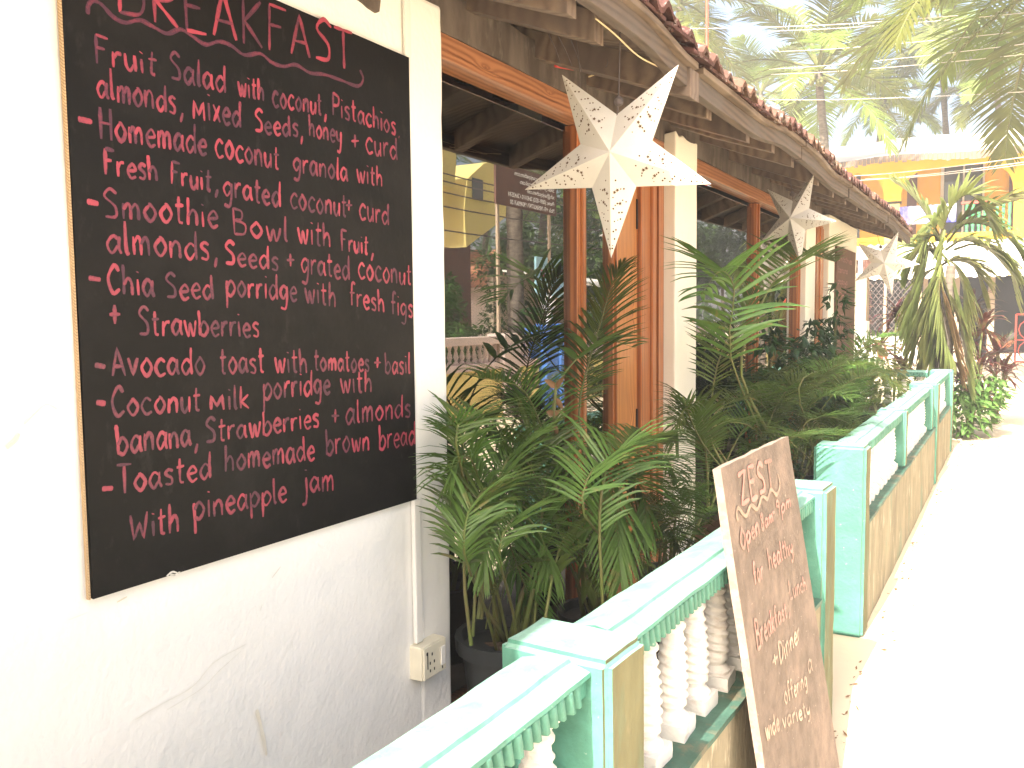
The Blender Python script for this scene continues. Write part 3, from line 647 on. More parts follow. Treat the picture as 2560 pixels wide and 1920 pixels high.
wv = [(432, 70), (436, 25), (460, 5), (500, 22), (560, 85), (620, 112), (690, 100), (760, 135), (825, 166), (890, 145), (950, 180), (1015, 220), (1080, 205), (1140, 225), (1205, 271), (1285, 265), (1340, 308), (1400, 328), (1460, 320), (1530, 360), (1600, 368), (1680, 395), (1765, 425), (1792, 390), (1776, 345)]
P = Paint((BX, 0, 0), (0, 1, 0), (0, 0, 1), (1, 0, 0)); P.ribbon(catmull([bp(*r1(*q)) for q in wv], 6), .008); P.build('wavy_underline', M_['pinkpaint'], bt)

# far board on the end wall
b3 = thing('faded_menu_board', 'tall faded reddish-brown menu board on the end wall behind the palms', 'sign', (-1.43, 9.15, 1.1))
g = G(); g.box(-1.448, -1.428, 8.6, 9.72, 1.1, 2.255); g.build('board_panel', M_['brownsign'], b3, bevel=.002)
P = Paint((-1.428, 0, 0), (0, 1, 0), (0, 0, 1), (1, 0, 0))
for i, t in enumerate(['Smoothies', 'banana', 'papaya', 'coconut', 'Lassi', 'mint', 'pineapple', 'Salads', 'tomato']):
    write(P, t, (8.68, 2.12-i*.11), (8.68+.09*len(t), 2.12-i*.11), .035, .035, .011)
P.build('lettering', M_['oldpaint'], b3)

# ------------------------------------------------------------------ trunking and socket
tk = thing('cable_trunking', 'white painted cable trunking running up the wall behind the black menu board', 'cable cover', (-1.44, 1.93, .68))
g = G(); g.box(WX+.004, WX+.018, 1.918, 1.946, .68, 1.094); g.build('trunking', M_['white'], tk, bevel=.003)
g = G(); g.box(WX+.003, WX+.012, 1.925, 1.952, 2.315, 2.6); g.build('trunking', M_['white'], tk, bevel=.003)
# scuffs and scratches on the plaster, a chip on the board
def rw(x, y): return x*.55441, 1000+y*.55441
def wp(q): p = at('x', WX, *q); return np.array((p.y, p.z))
M_['scuff'] = paint('scuff_grey', (.68, .67, .62), (.8, .79, .73)); M_['scuff2'] = paint('scuff_ochre', (.7, .65, .52), (.8, .77, .68)); M_['chip'] = paint('chip_white', (.75, .73, .68), (.3, .3, .28))
for pts_, w_, m_ in [([(600, 1440), (700, 1380), (860, 1290), (960, 1180), (1100, 1100)], .0028, 'scuff'), ([(745, 1395), (900, 1300), (980, 1220), (1080, 1130)], .0018, 'scuff'), ([(1220, 800), (1258, 750)], .003, 'scuff'), ([(1165, 950), (1175, 920)], .002, 'scuff'), ([(1150, 1395), (1165, 1450), (1185, 1540), (1195, 1600)], .009, 'scuff2'), ([(520, 910), (565, 885)], .003, 'scuff2'), ([(20, 215), (60, 185), (80, 150)], .006, 'scuff2'), ([(100, 110), (150, 60), (200, 20), (250, 40)], .003, 'scuff2'), ([(300, 990), (390, 955)], .0015, 'scuff'), ([(1310, 1085), (1312, 1115)], .002, 'scuff')]:
    P = Paint((WX, 0, 0), (0, 1, 0), (0, 0, 1), (1, 0, 0)); P.ribbon(catmull([wp(rw(*q)) for q in pts_], 8), w_)
    P.v = [(a+.0045, b, c) for a, b, c in P.v]; P.build('scuff_mark', M_[m_], cafe)
P = Paint((BX, 0, 0), (0, 1, 0), (0, 0, 1), (1, 0, 0))
for pts_ in ([(750, 795), (775, 775), (800, 780)], [(765, 785), (790, 790)], [(800, 780), (812, 776)]): P.ribbon(catmull([bp(*rw(*q)) for q in pts_], 5), .0035)
P.build('chipped_paint', M_['chip'], bt)
q_ = [at('x', WX, u, v) for (u, v) in ((870, -30), (888, -4), (905, 8), (918, 20), (938, 33), (944, 30), (947, 2), (952, -30))]
g = G(); g.prism([(p.y, min(p.z, 2.6)) for p in q_], 'x', WX-.02, WX+.0065); g.build('torn_plaster_gap', M_['plate'], cafe)
sk = thing('socket_box', 'grubby cream switch and socket box low on the wall at the end of the trunking', 'socket', (-1.43, 1.96, .58))
g = G(); g.box(WX-.004, WX+.042, 1.905, 2.018, .578, .676); g.build('back_box', M_['socket'], sk, bevel=.004)
g = G(); g.box(WX+.043, WX+.049, 1.908, 2.015, .581, .673); g.build('face_plate', M_['socket'], sk, bevel=.002)
g = G(); g.box(WX+.050, WX+.054, 1.985, 2.006, .60, .655); g.build('rocker_switch', M_['white'], sk, bevel=.002)
g = G()
for (y, z) in ((1.945, .645), (1.935, .622), (1.955, .622), (1.935, .602), (1.955, .602)): g.lathe([(.0001, 0), (.0028, 0), (.0028, .0006), (.0001, .0006)], (0, 0, 0), 8)
g = G()
for (y, z) in ((1.945, .648), (1.935, .624), (1.955, .624), (1.935, .602), (1.955, .602), (1.92, .655), (1.995, .592)): g.box(WX+.0495, WX+.0502, y-.0022, y+.0022, z-.004, z+.004)
g.box(WX+.0495, WX+.0502, 1.9215, 1.925, .61, .66)
g.build('pin_hole', M_['black'], sk)
# ------------------------------------------------------------------ balustrades
def bal_profile():
    h = .37
    return [(.030, .034), (.041, .040), (.043, .05), (.036, .058), (.026, .066), (.028, .075), (.035, .082), (.037, .10), (.038, .13), (.037, .17), (.035, .21), (.032, .25), (.028, .28), (.025, .295), (.031, .303), (.033, .312), (.029, .32), (.024, .325), (.034, .338), (.044, .35), (.048, .362), (.048, .37)]
def baluster_proto(parent):
    g = G(); n = 22
    pr = []
    bp_ = bal_profile()
    for i in range(len(bp_)-1):
        k = max(1, int((bp_[i+1][1]-bp_[i][1])/.0045)) if .082 <= bp_[i][1] < .28 else 1
        for j in range(k): pr.append((bp_[i][0]+(bp_[i+1][0]-bp_[i][0])*j/k, bp_[i][1]+(bp_[i+1][1]-bp_[i][1])*j/k))
    pr.append(bp_[-1])
    def tw(t, a, z):
        if .085 < z < .29:
            e = min(1, (z-.085)/.02, (.29-z)/.02); return .0040*e*math.sin(2*a+z*235)
        return 0
    g.lathe(pr, (0, 0, 0), n, twist=tw); g.v = [(a, b, c*.895) for a, b, c in g.v]
    s = .048; sb = subdiv_box(-s, s, -s, s, -.004, .036, .02); g.add(sb.v, sb.f)
    o = g.build('baluster', M_['white_bal'], parent, local=True, auto=40); jit(o, .002, 30, .001)
    return o
def balustrade(root, org, ang, y0, y1, posts, yb=None, detail=True, mats=None, rz=0, ribs=True):
    """org/ang: local y runs along the fence, local x = 0 is its road face"""
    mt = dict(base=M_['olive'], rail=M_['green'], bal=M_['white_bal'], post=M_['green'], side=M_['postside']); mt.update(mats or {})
    ca, sa = math.cos(ang), math.sin(ang)
    def T(p): return (org[0]+p[0]*ca+p[1]*sa, org[1]+p[1]*ca-p[0]*sa, p[2])
    def B(g, name, m, bev=0, jt=None, **k):
        g.v = [T(p) for p in g.v]; o = g.build(name, m, root, bevel=bev, **k)
        if jt: jit(o, *jt)
        return o
    st = .04 if detail else .3
    zl = .548
    def sidecolor(o, inside=False):
        # road-facing sides of the posts are bare ochre render, the rest green paint
        o.data.materials.append(mt['side'])
        ax = Vector((ca, -sa, 0))
        for p in o.data.polygons:
            if p.normal.dot(ax) > .75: p.material_index = 1
    # spans between posts
    edges = sorted(posts); spans = []; c = y0
    for (a, b, full) in edges:
        if a > c: spans.append((c, a))
        c = max(c, b)
    if y1 > c: spans.append((c, y1))
    fullp = [p for p in edges if p[2]]
    bsp = []; c = y0
    for (a, b, full) in fullp:
        if a > c: bsp.append((c, a))
        c = b
    if y1 > c: bsp.append((c, y1))
    for (a, b) in bsp:
        g = subdiv_box(-.212, -.014, a+.0005, b-.0005, 0, zl-.016, .08 if detail else .5)
        o = B(g, 'base_wall', mt['base'], jt=(.004, 3, .001) if detail else None)
        g = subdiv_box(-.218, -.008, a+.0005, b-.0005, zl-.0155, zl, .05 if detail else .5)
        B(g, 'ledge', M_['ledge'] if detail else mt['base'], jt=(.003, 8, .001) if detail else None)
    for (a, b, full) in edges:
        z0 = 0 if full else zl+.001
        g = subdiv_box(-.247 if full else -.205, .0 if full else -.018, a, b, z0, .957 if full else .95, .03 if detail else .2)
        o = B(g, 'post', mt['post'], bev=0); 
        if detail:
            # round the top edges
            xs_ = [v.co for v in o.data.vertices]
            for v in o.data.vertices:
                if v.co.z > .975: 
                    pass
            jit(o, .003, 6, .0012)
        bm = bmesh.new(); bm.from_mesh(o.data)
        bmesh.ops.bevel(bm, geom=[e for e in bm.edges if e.calc_face_angle(0) > 1.0], offset=.014, segments=3, affect='EDGES'); bm.to_mesh(o.data); bm.free()
        sidecolor(o)
    prof = [(-.034, .928), (-.020, .932), (-.020, .966), (-.006, .971), (-.008, .979), (-.030, .984), (-.064, .991), (-.071, .9965), (-.110, 1.001), (-.145, .9965), (-.152, .991), (-.190, .984), (-.214, .979), (-.216, .971), (-.200, .966), (-.200, .932), (-.186, .928)]
    prof = [(-.04+(x+.008)*.73, z-.046) for (x, z) in prof]
    bal0 = None
    for (a, b) in spans:
        g = G(); k = max(2, int((b-a)/st)+1); m = len(prof); V = []
        for i in range(k):
            y = a+.0006+(b-a-.0012)*i/(k-1)
            for (x, z) in prof: V.append((x, y, z))
        Fq = [tuple(range(m)), tuple((k-1)*m+q for q in range(m))[::-1]]
        for i in range(k-1):
            for j in range(m): Fq.append((i*m+j, i*m+(j+1) % m, (i+1)*m+(j+1) % m, (i+1)*m+j))
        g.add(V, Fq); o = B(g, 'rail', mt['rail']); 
        if detail: jit(o, .0028, 7, .0012)
        if ribs:
            g = G(); y = a+.02
            while y < b-.02:
                for sd_ in (0, 1):
                    xo = -.0505 if not sd_ else -.180; d = .014 if not sd_ else -.014; r_ = random.uniform(.9, 1.1)
                    if random.random() < .03: y += .0; continue
                    g.hexa([(xo-d*.1, y-.010, .880), (xo+d*.75*r_, y-.002, .878), (xo-d*.1, y+.011, .880), (xo+d*.75*r_, y+.009, .878),
                            (xo-d*.1, y-.020, .9235), (xo+d*r_*.8, y-.016, .9233), (xo-d*.1, y+.003, .9235), (xo+d*r_*.8, y-.002, .9233)])
                y += .030
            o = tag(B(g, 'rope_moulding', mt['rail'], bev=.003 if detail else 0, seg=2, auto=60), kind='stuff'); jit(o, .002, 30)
        # balusters
        sp = .169; nb = max(1, int(round((b-a)/sp))-0); 
        for i in range(nb):
            y = a+(i+.5)*(b-a)/nb
            if yb and y < yb: continue
            p = Vector(T((-.108, y, zl+.003)))-rootloc(root); rot = (random.uniform(-.012, .012), random.uniform(-.012, .012), ang+random.uniform(-.25, .25) if False else random.uniform(-.06, .06))
            if bal0 is None: bal0 = baluster_proto(root) if mt['bal'] is M_['white_bal'] and detail else simple_bal(root, mt['bal']); bal0.location = p; bal0.rotation_euler = rot
            else: inst(bal0, root, p, rot)
    return root
def simple_bal(parent, m):
    g = G(); g.lathe([(.035, 0), (.035, .03), (.018, .06), (.032, .15), (.018, .26), (.02, .3), (.04, .34), (.04, .375)], (0, 0, 0), 8)
    return g.build('baluster', m, parent, local=True, smooth=False)
r = thing('near_balustrade', 'turquoise topped balustrade in the foreground that the wooden sign leans on', 'balustrade', (-.7, 1.5, 0))
balustrade(r, (-.625, 1.43), R(1.8), -2.6, 2.04, [(-2.25, -2.07, 1), (0, .172, 1), (1.85, 2.04, 1)])
r = thing('far_balustrade', 'turquoise topped balustrade with an ochre wall base running away along the white road', 'balustrade', (-.66, 7.5, 0))
balustrade(r, (-.586, 4.44), R(.36), 0, 6.78, [(0, .17, 1), (1.94, 2.06, 0), (4.1, 4.2, 0), (4.42, 4.68, 1), (6.6, 6.78, 1)])
r = thing('end_balustrade', 'short dark teal balustrade closing the far end of the terrace behind the young palm', 'balustrade', (-1.3, 11.3, 0))
balustrade(r, (-.80, 11.12), R(-90), 0, 1.9, [(1.73, 1.9, 1)])

# ------------------------------------------------------------------ leaning sign
sg = thing('leaning_sign_board', 'weathered brown wooden board with hand-painted opening hours leaning on the balustrade', 'sign', (-.45, 2.5, 0))
TL = Vector((-.640, 2.18, 1.206)); TR = Vector((-.636, 2.95, 1.196)); BL = Vector((-.462, 2.22, .004)); BR = Vector((-.458, 3.03, .002))
nn = (TR-TL).cross(BL-TL).normalized(); nn = nn if nn.x > 0 else -nn
th = .022
g = G()
def bil(s, t): return TL*(1-s)*(1-t)+TR*s*(1-t)+BL*(1-s)*t+BR*s*t
nsx, nsy = 10, 18; V = []
for lay in (0, 1):
    for j in range(nsy+1):
        for i in range(nsx+1):
            p = bil(i/nsx, j/nsy)-nn*th*lay
            if i in (0, nsx) or j in (0, nsy): p = p + Vector((0, random.uniform(-.0025, .0025), random.uniform(-.003, .003)))
            V.append(tuple(p))
q = nsx+1; o1 = q*(nsy+1); Fq = []; MI = []
for j in range(nsy):
    for i in range(nsx):
        a = j*q+i; Fq.append((a, a+1, a+q+1, a+q)); MI.append(0); Fq.append((a+o1, a+q+o1, a+q+1+o1, a+1+o1)); MI.append(0)
for i in range(nsx):
    for j in (0, nsy): a = j*q+i; Fq.append((a, a+1, a+1+o1, a+o1)); MI.append(1)
for j in range(nsy):
    for i in (0, nsx): a = j*q+i; Fq.append((a, a+q, a+q+o1, a+o1)); MI.append(1)
g.v = V; g.f = Fq; g.mi = MI
g.build('board_panel', [M_['signbrown'], M_['signedge']], sg)
ex = (TR-TL).normalized(); ey = (TL-BL).normalized(); ey = (ey-ex*ey.dot(ex)).normalized()
def sp_(u, v):
    d = ray(u, v); o = Vector((0, 0, H)); t = (TL-o).dot(nn)/d.dot(nn); p = o+t*d-TL; return np.array((p.dot(ex), p.dot(ey)))
def s1(x, y): return 1780+x*.2532, 1080+y*.2532
def s2(x, y): return 1860+x*.26525, 1480+y*.26525
def sline(ws, m, name='lettering'):
    for (t, f, x0, y0, x1, y1, h0, h1, wd) in ws:
        a = sp_(*f(x0, y0)); b = sp_(*f(x1, y1)); ha = (sp_(*f(x0, y0-h0))-a); hb = (sp_(*f(x1, y1-h1))-b)
        P = Paint(TL+nn*.002, ex, ey, nn); write(P, t, a, b, ha[1], hb[1], wd); P.build(name, m, sg)
sline([('ZEST', s1, 280, 730, 612, 540, 200, 168, .013)], M_['signpaint'])
P = Paint(TL+nn*.002, ex, ey, nn); P.ribbon(catmull([sp_(*s1(*q)) for q in [(250, 880), (235, 820), (250, 750), (325, 830), (375, 725), (440, 760), (485, 640), (540, 660), (575, 565), (630, 620), (662, 520), (640, 410)]], 6), .012); P.build('wavy_underline', M_['signcream'], sg)
sline([('Open', s1, 280, 1165, 465, 995, 118, 108, .010), ('8am', s1, 482, 975, 600, 880, 100, 78, .009), ('-', s1, 590, 835, 615, 820, 70, 70, .008), ('9pm', s1, 632, 840, 778, 735, 95, 75, .008)], M_['signpaint'])
sline([('for', s1, 412, 1510, 505, 1440, 140, 115, .008), ('healthy', s1, 560, 1370, 795, 1190, 150, 105, .009)], M_['signpaint'])
sline([('Breakfast', s2, 120, 545, 400, 225, 190, 95, .009), (',', s2, 415, 215, 430, 200, 80, 80, .008), ('Lunch', s1, 765, 1660, 930, 1555, 120, 90, .008)], M_['signpaint'])
sline([('+', s2, 260, 720, 320, 650, 120, 110, .008), ('Dinner', s2, 335, 690, 525, 440, 150, 110, .009)], M_['signcream'])
sline([('offering', s2, 380, 1060, 590, 880, 125, 100, .008), ('a', s2, 600, 770, 645, 745, 130, 130, .008)], M_['signcream'])
sline([('wide', s2, 205, 1400, 330, 1290, 140, 120, .008), ('variety', s2, 360, 1290, 620, 1150, 110, 100, .008)], M_['signcream'])

# ------------------------------------------------------------------ paper stars
def make_star(loc, Rr, rot, label, string_top, lit=False):
    t = thing('paper_star', label, 'paper star', loc, 'paper star lanterns hanging under the eave')
    t.rotation_euler = rot
    g = G(); ri = Rr*.385; dd = Rr*.18
    P = [Vector((Rr*math.cos(R(-90+72*k)), 0, Rr*math.sin(R(-90+72*k)))) for k in range(5)]
    I = [Vector((ri*math.cos(R(-54+72*k)), 0, ri*math.sin(R(-54+72*k)))) for k in range(5)]
    Fc = Vector((0, -dd, 0)); Bc = Vector((0, dd, 0)); V = [Fc, Bc]+P+I; Fq = []
    for k in range(5):
        Fq += [(0, 2+k, 7+k), (0, 7+k, 2+(k+1) % 5), (1, 7+k, 2+k), (1, 2+(k+1) % 5, 7+k)]
    g.add(V, Fq); o = g.build('paper_shell', M_['paper'], t, local=True)
    ct = G()
    spots = [(.26, .30, 1), (.33, .17, 1), (.36, .38, 1)]
    dots = [(.2, .22), (.22, .42), (.3, .5), (.42, .47), (.46, .35), (.44, .2), (.4, .1), (.5, .12), (.55, .28), (.6, .15), (.66, .22), (.72, .1), (.78, .14), (.85, .07), (.5, .4), (.18, .55), (.28, .62), (.9, .05), (.4, .28)]
    for k in range(5):
        for (T_, I_) in ((P[k], I[k]), (P[k], I[(k-1) % 5])):
            for side in (-1, 1):
                c = Fc if side < 0 else Bc
                e1 = (T_-c); e2 = (I_-c); nrm = e1.cross(e2).normalized()
                if nrm.y*side < 0: nrm = -nrm
                u_ = e1.normalized(); w_ = nrm.cross(u_)
                def put(a, b, r_, star):
                    a += random.uniform(-.01, .01); b += random.uniform(-.015, .015)
                    p = c+e1*a+e2*b*.95+nrm*.0012; n = 10 if star else 7
                    vs2 = [p+(u_*math.cos(6.283*i/n+a*9)+w_*math.sin(6.283*i/n+a*9))*(r_*(1 if (i % 2 == 0 or not star) else .45)) for i in range(n)]
                    ct.add(vs2, [tuple(range(n))])
                for (a, b, s_) in spots: put(a, b, Rr*.021, True)
                for (a, b) in dots: put(a, b, Rr*random.choice((.006, .008, .010)), False)
    m = M_['hole']
    tag(ct.build('cutouts', m, t, local=True), kind='stuff')
    g = G(); g.tube([(0, 0, ri*.9), (.004, 0, ri+.03), (0, 0, string_top)], .0022, 5); g.lathe([(.002, -.012), (.013, -.006), (.015, .006), (.008, .016), (.002, .02)], (0.004, 0, ri+.035), 8)
    g.build('hanging_string', M_['wire'], t, local=True)
    return t
make_star((-1.05, 2.45, 2.092), .31, (R(0), R(2.5), R(6)), 'nearest and largest white paper star hanging from the eave in front of the door', .36)
make_star((-1.10, 5.20, 2.165), .27, (R(0), R(-9), R(-22)), 'middle paper star hanging from the eave in front of the second window', .28)
make_star((-1.05, 8.90, 2.09), .31, (R(4), R(-14), R(4)), 'farthest paper star hanging from the eave corner beyond the end wall', .35)

# loose wires and cord under the eave
def cable(name, label, cat, pts, r_, m, group=None, n=5):
    pts = [np.array(p, float) for p in pts]
    g = G(); g.tube([tuple(q) for q in catmull(pts, 5)], r_, n); o = g.build(name, m, None, smooth=True); return tag(o, label, cat, group)
pt = [at('x', -.975, *r2(*q)) for q in ((1040, 110), (1150, 200), (1290, 330), (1420, 400), (1560, 480), (1700, 600), (1890, 730))]
pt += [at('x', -.975, *r3(*q)) for q in ((330, 660), (420, 710), (520, 735))]
cable('cord', 'twisted yellow cord sagging along the underside of the eave board', 'cord', pt, .0024, M_['cord'])
for i, ((a, b), (c, d), xx) in enumerate([((760, 200), (830, 370), -1.3), ((810, 200), (900, 390), -1.28), ((875, 190), (960, 430), -1.26), ((925, 240), (950, 520), -1.25), ((1110, 350), (1100, 400), -1.2)]):
    p = at('x', xx, *r2(a, b)); q = at('x', xx, *r2(c, d)); mid = (p+q)/2+Vector((0, .008, .0))
    cable('loose_wire', 'thin dark wires dangling from the rafter above the nearest paper star', 'wire', [p, mid, q], .0016, M_['wire'], 'thin dark wires dangling above the nearest star', 4)
cable('tape_wire', 'dangling wire bound with red tape on the stained beam above the star', 'wire', [at('x', -1.46, *r2(*q)) for q in ((800, 390), (850, 400), (910, 410))], .005, M_['red'])
cable('pale_wire', 'pale looped wire end sticking out above the nearest star', 'wire', [at('x', -1.35, *r2(*q)) for q in ((1000, 455), (1040, 440), (1085, 425), (1125, 460))], .003, M_['cord'])

# ------------------------------------------------------------------ plants
UP = Vector((0, 0, 1))
def frond_geo(path, leaf, width, pairs, droop=.5, start=.22, stemr=.006, vee=.35, fold=False, spread=(1.15, .45), seg=4, seed=0, tipw=.08, ragged=.1):
    rr = random.Random(seed); g = G()
    P = [Vector(tuple(q)) for q in catmull([tuple(p) for p in path], 6)]
    n = len(P); L = [0]
    for i in range(1, n): L.append(L[-1]+(P[i]-P[i-1]).length)
    tot = L[-1]
    g.tube(P[::2] if n > 14 else P, [max(.0012, stemr*(1-.85*i/(len(P[::2] if n > 14 else P)-1))) for i in range(len(P[::2] if n > 14 else P))], 5, m=1, caps=False)
    def samp(s):
        s = min(max(s, 0), tot*.9999)
        for i in range(1, n):
            if L[i] >= s: t = (s-L[i-1])/max(1e-6, L[i]-L[i-1]); return P[i-1].lerp(P[i], t), (P[i]-P[i-1]).normalized()
        return P[-1], (P[-1]-P[-2]).normalized()
    Sprev = None
    for k in range(pairs):
        t = start+(1-start)*(k+.5)/pairs
        p, T = samp(t*tot)
        S = T.cross(UP)
        if S.length < .25 and Sprev is not None: S = Sprev-T*Sprev.dot(T)
        if S.length < 1e-3: S = Vector((1, 0, 0))
        S.normalize()
        if Sprev is not None and S.dot(Sprev) < 0: S = -S
        Sprev = S; Nn = S.cross(T).normalized()
        if Nn.z < 0 and abs(T.z) < .8: Nn = -Nn
        u = (t-start)/(1-start); prof = (.45+.55*min(1, u/.25))*(1-.62*max(0, (u-.45)/.55)**1.4)
        ang = spread[0]+(spread[1]-spread[0])*u
        for sd_ in (-1, 1):
            if rr.random() < ragged*.4: continue
            ll = leaf*prof*rr.uniform(.88, 1.08); a = ang+rr.uniform(-.1, .1)
            d = (S*sd_*math.sin(a)+T*math.cos(a)+Nn*(vee+rr.uniform(-.12, .12))).normalized()
            q = p.copy(); ws = [width*.45, width, width*.95, width*.7, width*tipw][:seg+1] if seg == 4 else [width*.5, width, width*.8, width*.08][:seg+1]
            V = []
            dr = droop*rr.uniform(.7, 1.3)
            for i in range(seg+1):
                W = d.cross(Nn)
                if W.length < .1: W = d.cross(S)
                W.normalize(); wv = ws[i]
                if fold: V += [q-W*wv*.5, q-Nn*wv*.22*1.0, q+W*wv*.5]
                else: V += [q-W*wv*.5, q+W*wv*.5]
                q = q+d*(ll/seg); d = (d+Vector((0, 0, -dr*(.25+.3*i)))*.5).normalized()
            if fold: g.add(V, [f for i in range(seg) for f in ((i*3, i*3+1, i*3+4, i*3+3), (i*3+1, i*3+2, i*3+5, i*3+4))])
            else: g.add(V, [(i*2, i*2+1, i*2+3, i*2+2) for i in range(seg)])
    return g
def arch_path(length, elev, curve, n=7, az=0, wob=0):
    p = Vector((0, 0, 0)); out = [p.copy()]; e = elev
    for i in range(n):
        d = Vector((math.cos(e)*math.cos(az), math.cos(e)*math.sin(az), math.sin(e))); p = p+d*length/n; out.append(p.copy()); e -= curve/n*(.4+1.3*i/n)
    return out
def free_name(o, nm): o.name = nm; return o
LIB = []
for i in range(8):
    ln = .62+.05*(i % 4)
    g = frond_geo(arch_path(ln*1.05, R(84-(i*7) % 32), R(88+10*(i % 4))), .21+.02*(i % 3), ((.0085)), 32, droop=.7, start=.34, stemr=.0045, seed=i, fold=True, vee=.3, ragged=.15)
    me_o = g.build('frond', [M_['leaf'], M_['stem']], None, local=True, smooth=True); LIB.append(me_o.data); bpy.data.objects.remove(me_o)
def areca(loc, n, sc_, label, azr=((25, 115), (-115, -25)), pot=.13, poth=.24, seed=0, dead=1, leafmat=None, zb=.262, stems=7):
    rr = random.Random(seed)
    t = thing('areca_palm', label, 'potted palm', (loc[0], loc[1], zb), 'potted areca palms along the cafe front')
    L0 = Vector((loc[0], loc[1], zb))
    g = G(); g.lathe([(pot*.72, 0), (pot*.95, poth*.86), (pot*1.08, poth*.87), (pot*1.1, poth), (pot*.98, poth), (pot*.93, poth*.9)], (0, 0, 0), 20); g.build('pot', M_['pot'], t, local=True, auto=50)
    g = G(); g.lathe([(pot*.93, poth*.86), (pot*.4, poth*.9), (.004, poth*.91)], (0, 0, 0), 16); o = g.build('soil', M_['soil'], t, local=True); jit(o, .012, 30)
    tops = []
    for i in range(stems):
        a = rr.uniform(0, 6.28); r0 = rr.uniform(0, pot*.55); hgt = rr.uniform(.12, .5)*sc_; lean = rr.uniform(.02, .12)
        b = Vector((r0*math.cos(a), r0*math.sin(a), poth*.88)); 
        tp = b+Vector((max(-.02, lean*math.cos(a)), lean*math.sin(a)*1.5, hgt))
        g = G(); g.tube([b, b.lerp(tp, .5)+Vector((0, 0, .01)), tp], [.011, .0085, .006], 6); g.build('cane', M_['stem'], t, local=True, smooth=True); tops.append(tp)
    for i in range(n):
        tp = rr.choice(tops); lo, hi = azr[i % len(azr)]; az = R(rr.uniform(lo, hi)); me = LIB[rr.randrange(8)]
        o = bpy.data.objects.new('frond', me); C.objects.link(o); o.parent = t; o.location = tp-Vector((0, 0, rr.uniform(0, .06)))
        o.rotation_euler = (rr.uniform(-.12, .12), rr.uniform(-.15, .2), az); s = sc_*rr.uniform(.7, 1.05); o.scale = (s, s, s)
    return t, L0
def hero(t, L0, pts, leaf, width, pairs, name='frond', m=None, **k):
    """a frond whose midrib passes through the given real points"""
    if width < .02: width *= .68; pairs = int(pairs*1.5)
    P0 = [Vector(p) for p in pts]
    if P0[0].z > L0.z+.5 and L0.z > .2:
        old = sum((P0[i+1]-P0[i]).length for i in range(len(P0)-1)); b0 = L0+Vector((random.uniform(-.05, .05), random.uniform(-.06, .06), .24)); add = (P0[0]-b0).length
        st_ = k.get('start', .22); k['start'] = (max(.06, st_-.15)*old+add)/(old+add); pts = [b0, b0.lerp(P0[1], .45)+Vector((0, 0, .03))]+P0[1:] if len(P0) > 3 else [b0]+P0[1:]
    elif L0.z > .2: k['start'] = max(.2, k.get('start', .22)-.1)
    g = frond_geo([Vector(p)-L0 for p in pts], leaf, width, pairs, fold=True, **k)
    o = g.build(name, [m or M_['leaf'], M_['stem']], t, local=True, smooth=True); return o
def X(x, f, *qs): return [at('x', x, *f(*q)) for q in qs]

t, L0 = areca((-1.33, 2.25), 8, .55, 'areca palm potted in the corner between the white wall pier and first window', azr=((25, 100), (-5, 45)), seed=1, pot=.15, poth=.36, stems=9)
hero(t, L0, X(-1.27, r7, (650, 900), (690, 300), (780, 60), (850, 330), (960, 640), (1060, 850)), .23, .012, 30, start=.42, droop=.5, seed=21, spread=(.8, .3), stemr=.005, vee=.1)
hero(t, L0, X(-1.30, r5, (330, 1500), (330, 1200), (430, 1060), (560, 1100), (640, 1250)), .22, .012, 24, start=.35, droop=.5, seed=22)
hero(t, L0, X(-1.34, r5, (620, 1650), (740, 1420), (890, 1180), (930, 1300)), .20, .012, 24, start=.3, droop=.5, seed=23)
hero(t, L0, X(-1.33, r5, (350, 1640), (400, 1450), (370, 1200), (320, 1100), (230, 1120)), .13, .010, 22, start=.4, droop=.4, seed=24)
hero(t, L0, X(-1.25, r7, (640, 950), (600, 500), (680, 100), (820, 40), (1000, 160)), .20, .013, 26, start=.4, droop=.5, seed=25)
hero(t, L0, X(-1.2, r7, (630, 900), (600, 420), (640, 150), (700, 300), (720, 560)), .17, .012, 28, start=.4, droop=.7, seed=26, spread=(.9, .3))
hero(t, L0, X(-1.3, r7, (700, 800), (720, 200), (640, -120), (540, -60), (520, 160)), .20, .012, 28, start=.4, droop=.7, seed=27, spread=(.9, .3))
hero(t, L0, X(-1.15, r7, (700, 900), (800, 400), (920, 200), (1040, 320), (1120, 560)), .22, .012, 28, start=.35, droop=.7, seed=28, spread=(.9, .3))
hero(t, L0, X(-1.28, r7, (680, 800), (760, 150), (880, -160), (1000, -40), (1060, 160)), .22, .012, 28, start=.4, droop=.6, seed=29, spread=(.9, .3))
t, L0 = areca((-1.25, 2.74), 8, .52, 'areca palm in a black pot with one tall upright frond before the narrow glass pane', azr=((20, 110), (-110, -20)), seed=2, pot=.13, poth=.3)
hero(t, L0, X(-1.44, r5, (1010, 1600), (1060, 1050), (1120, 720), (1185, 500), (1260, 250), (1330, 130)), .25, .012, 38, start=.5, droop=.4, seed=31, spread=(1.05, .25), stemr=.007, vee=.0)
hero(t, L0, X(-1.40, r5, (950, 1650), (870, 1200), (740, 900), (560, 830), (470, 820)), .22, .012, 24, start=.4, droop=.5, seed=32)
hero(t, L0, X(-1.40, r5, (1000, 1500), (900, 1000), (1050, 700), (1230, 600), (1400, 640)), .20, .03, 7, start=.6, droop=.5, seed=33, spread=(.9, .4))
hero(t, L0, X(-1.34, r5, (820, 1650), (700, 1300), (560, 1180), (430, 1200)), .2, .012, 22, start=.3, droop=.55, seed=34)
hero(t, L0, X(-1.26, r5, (880, 1500), (920, 1150), (930, 830), (920, 1000), (900, 1180)), .05, .02, 4, start=.5, droop=.4, seed=35, m=M_['leaf_dead'])
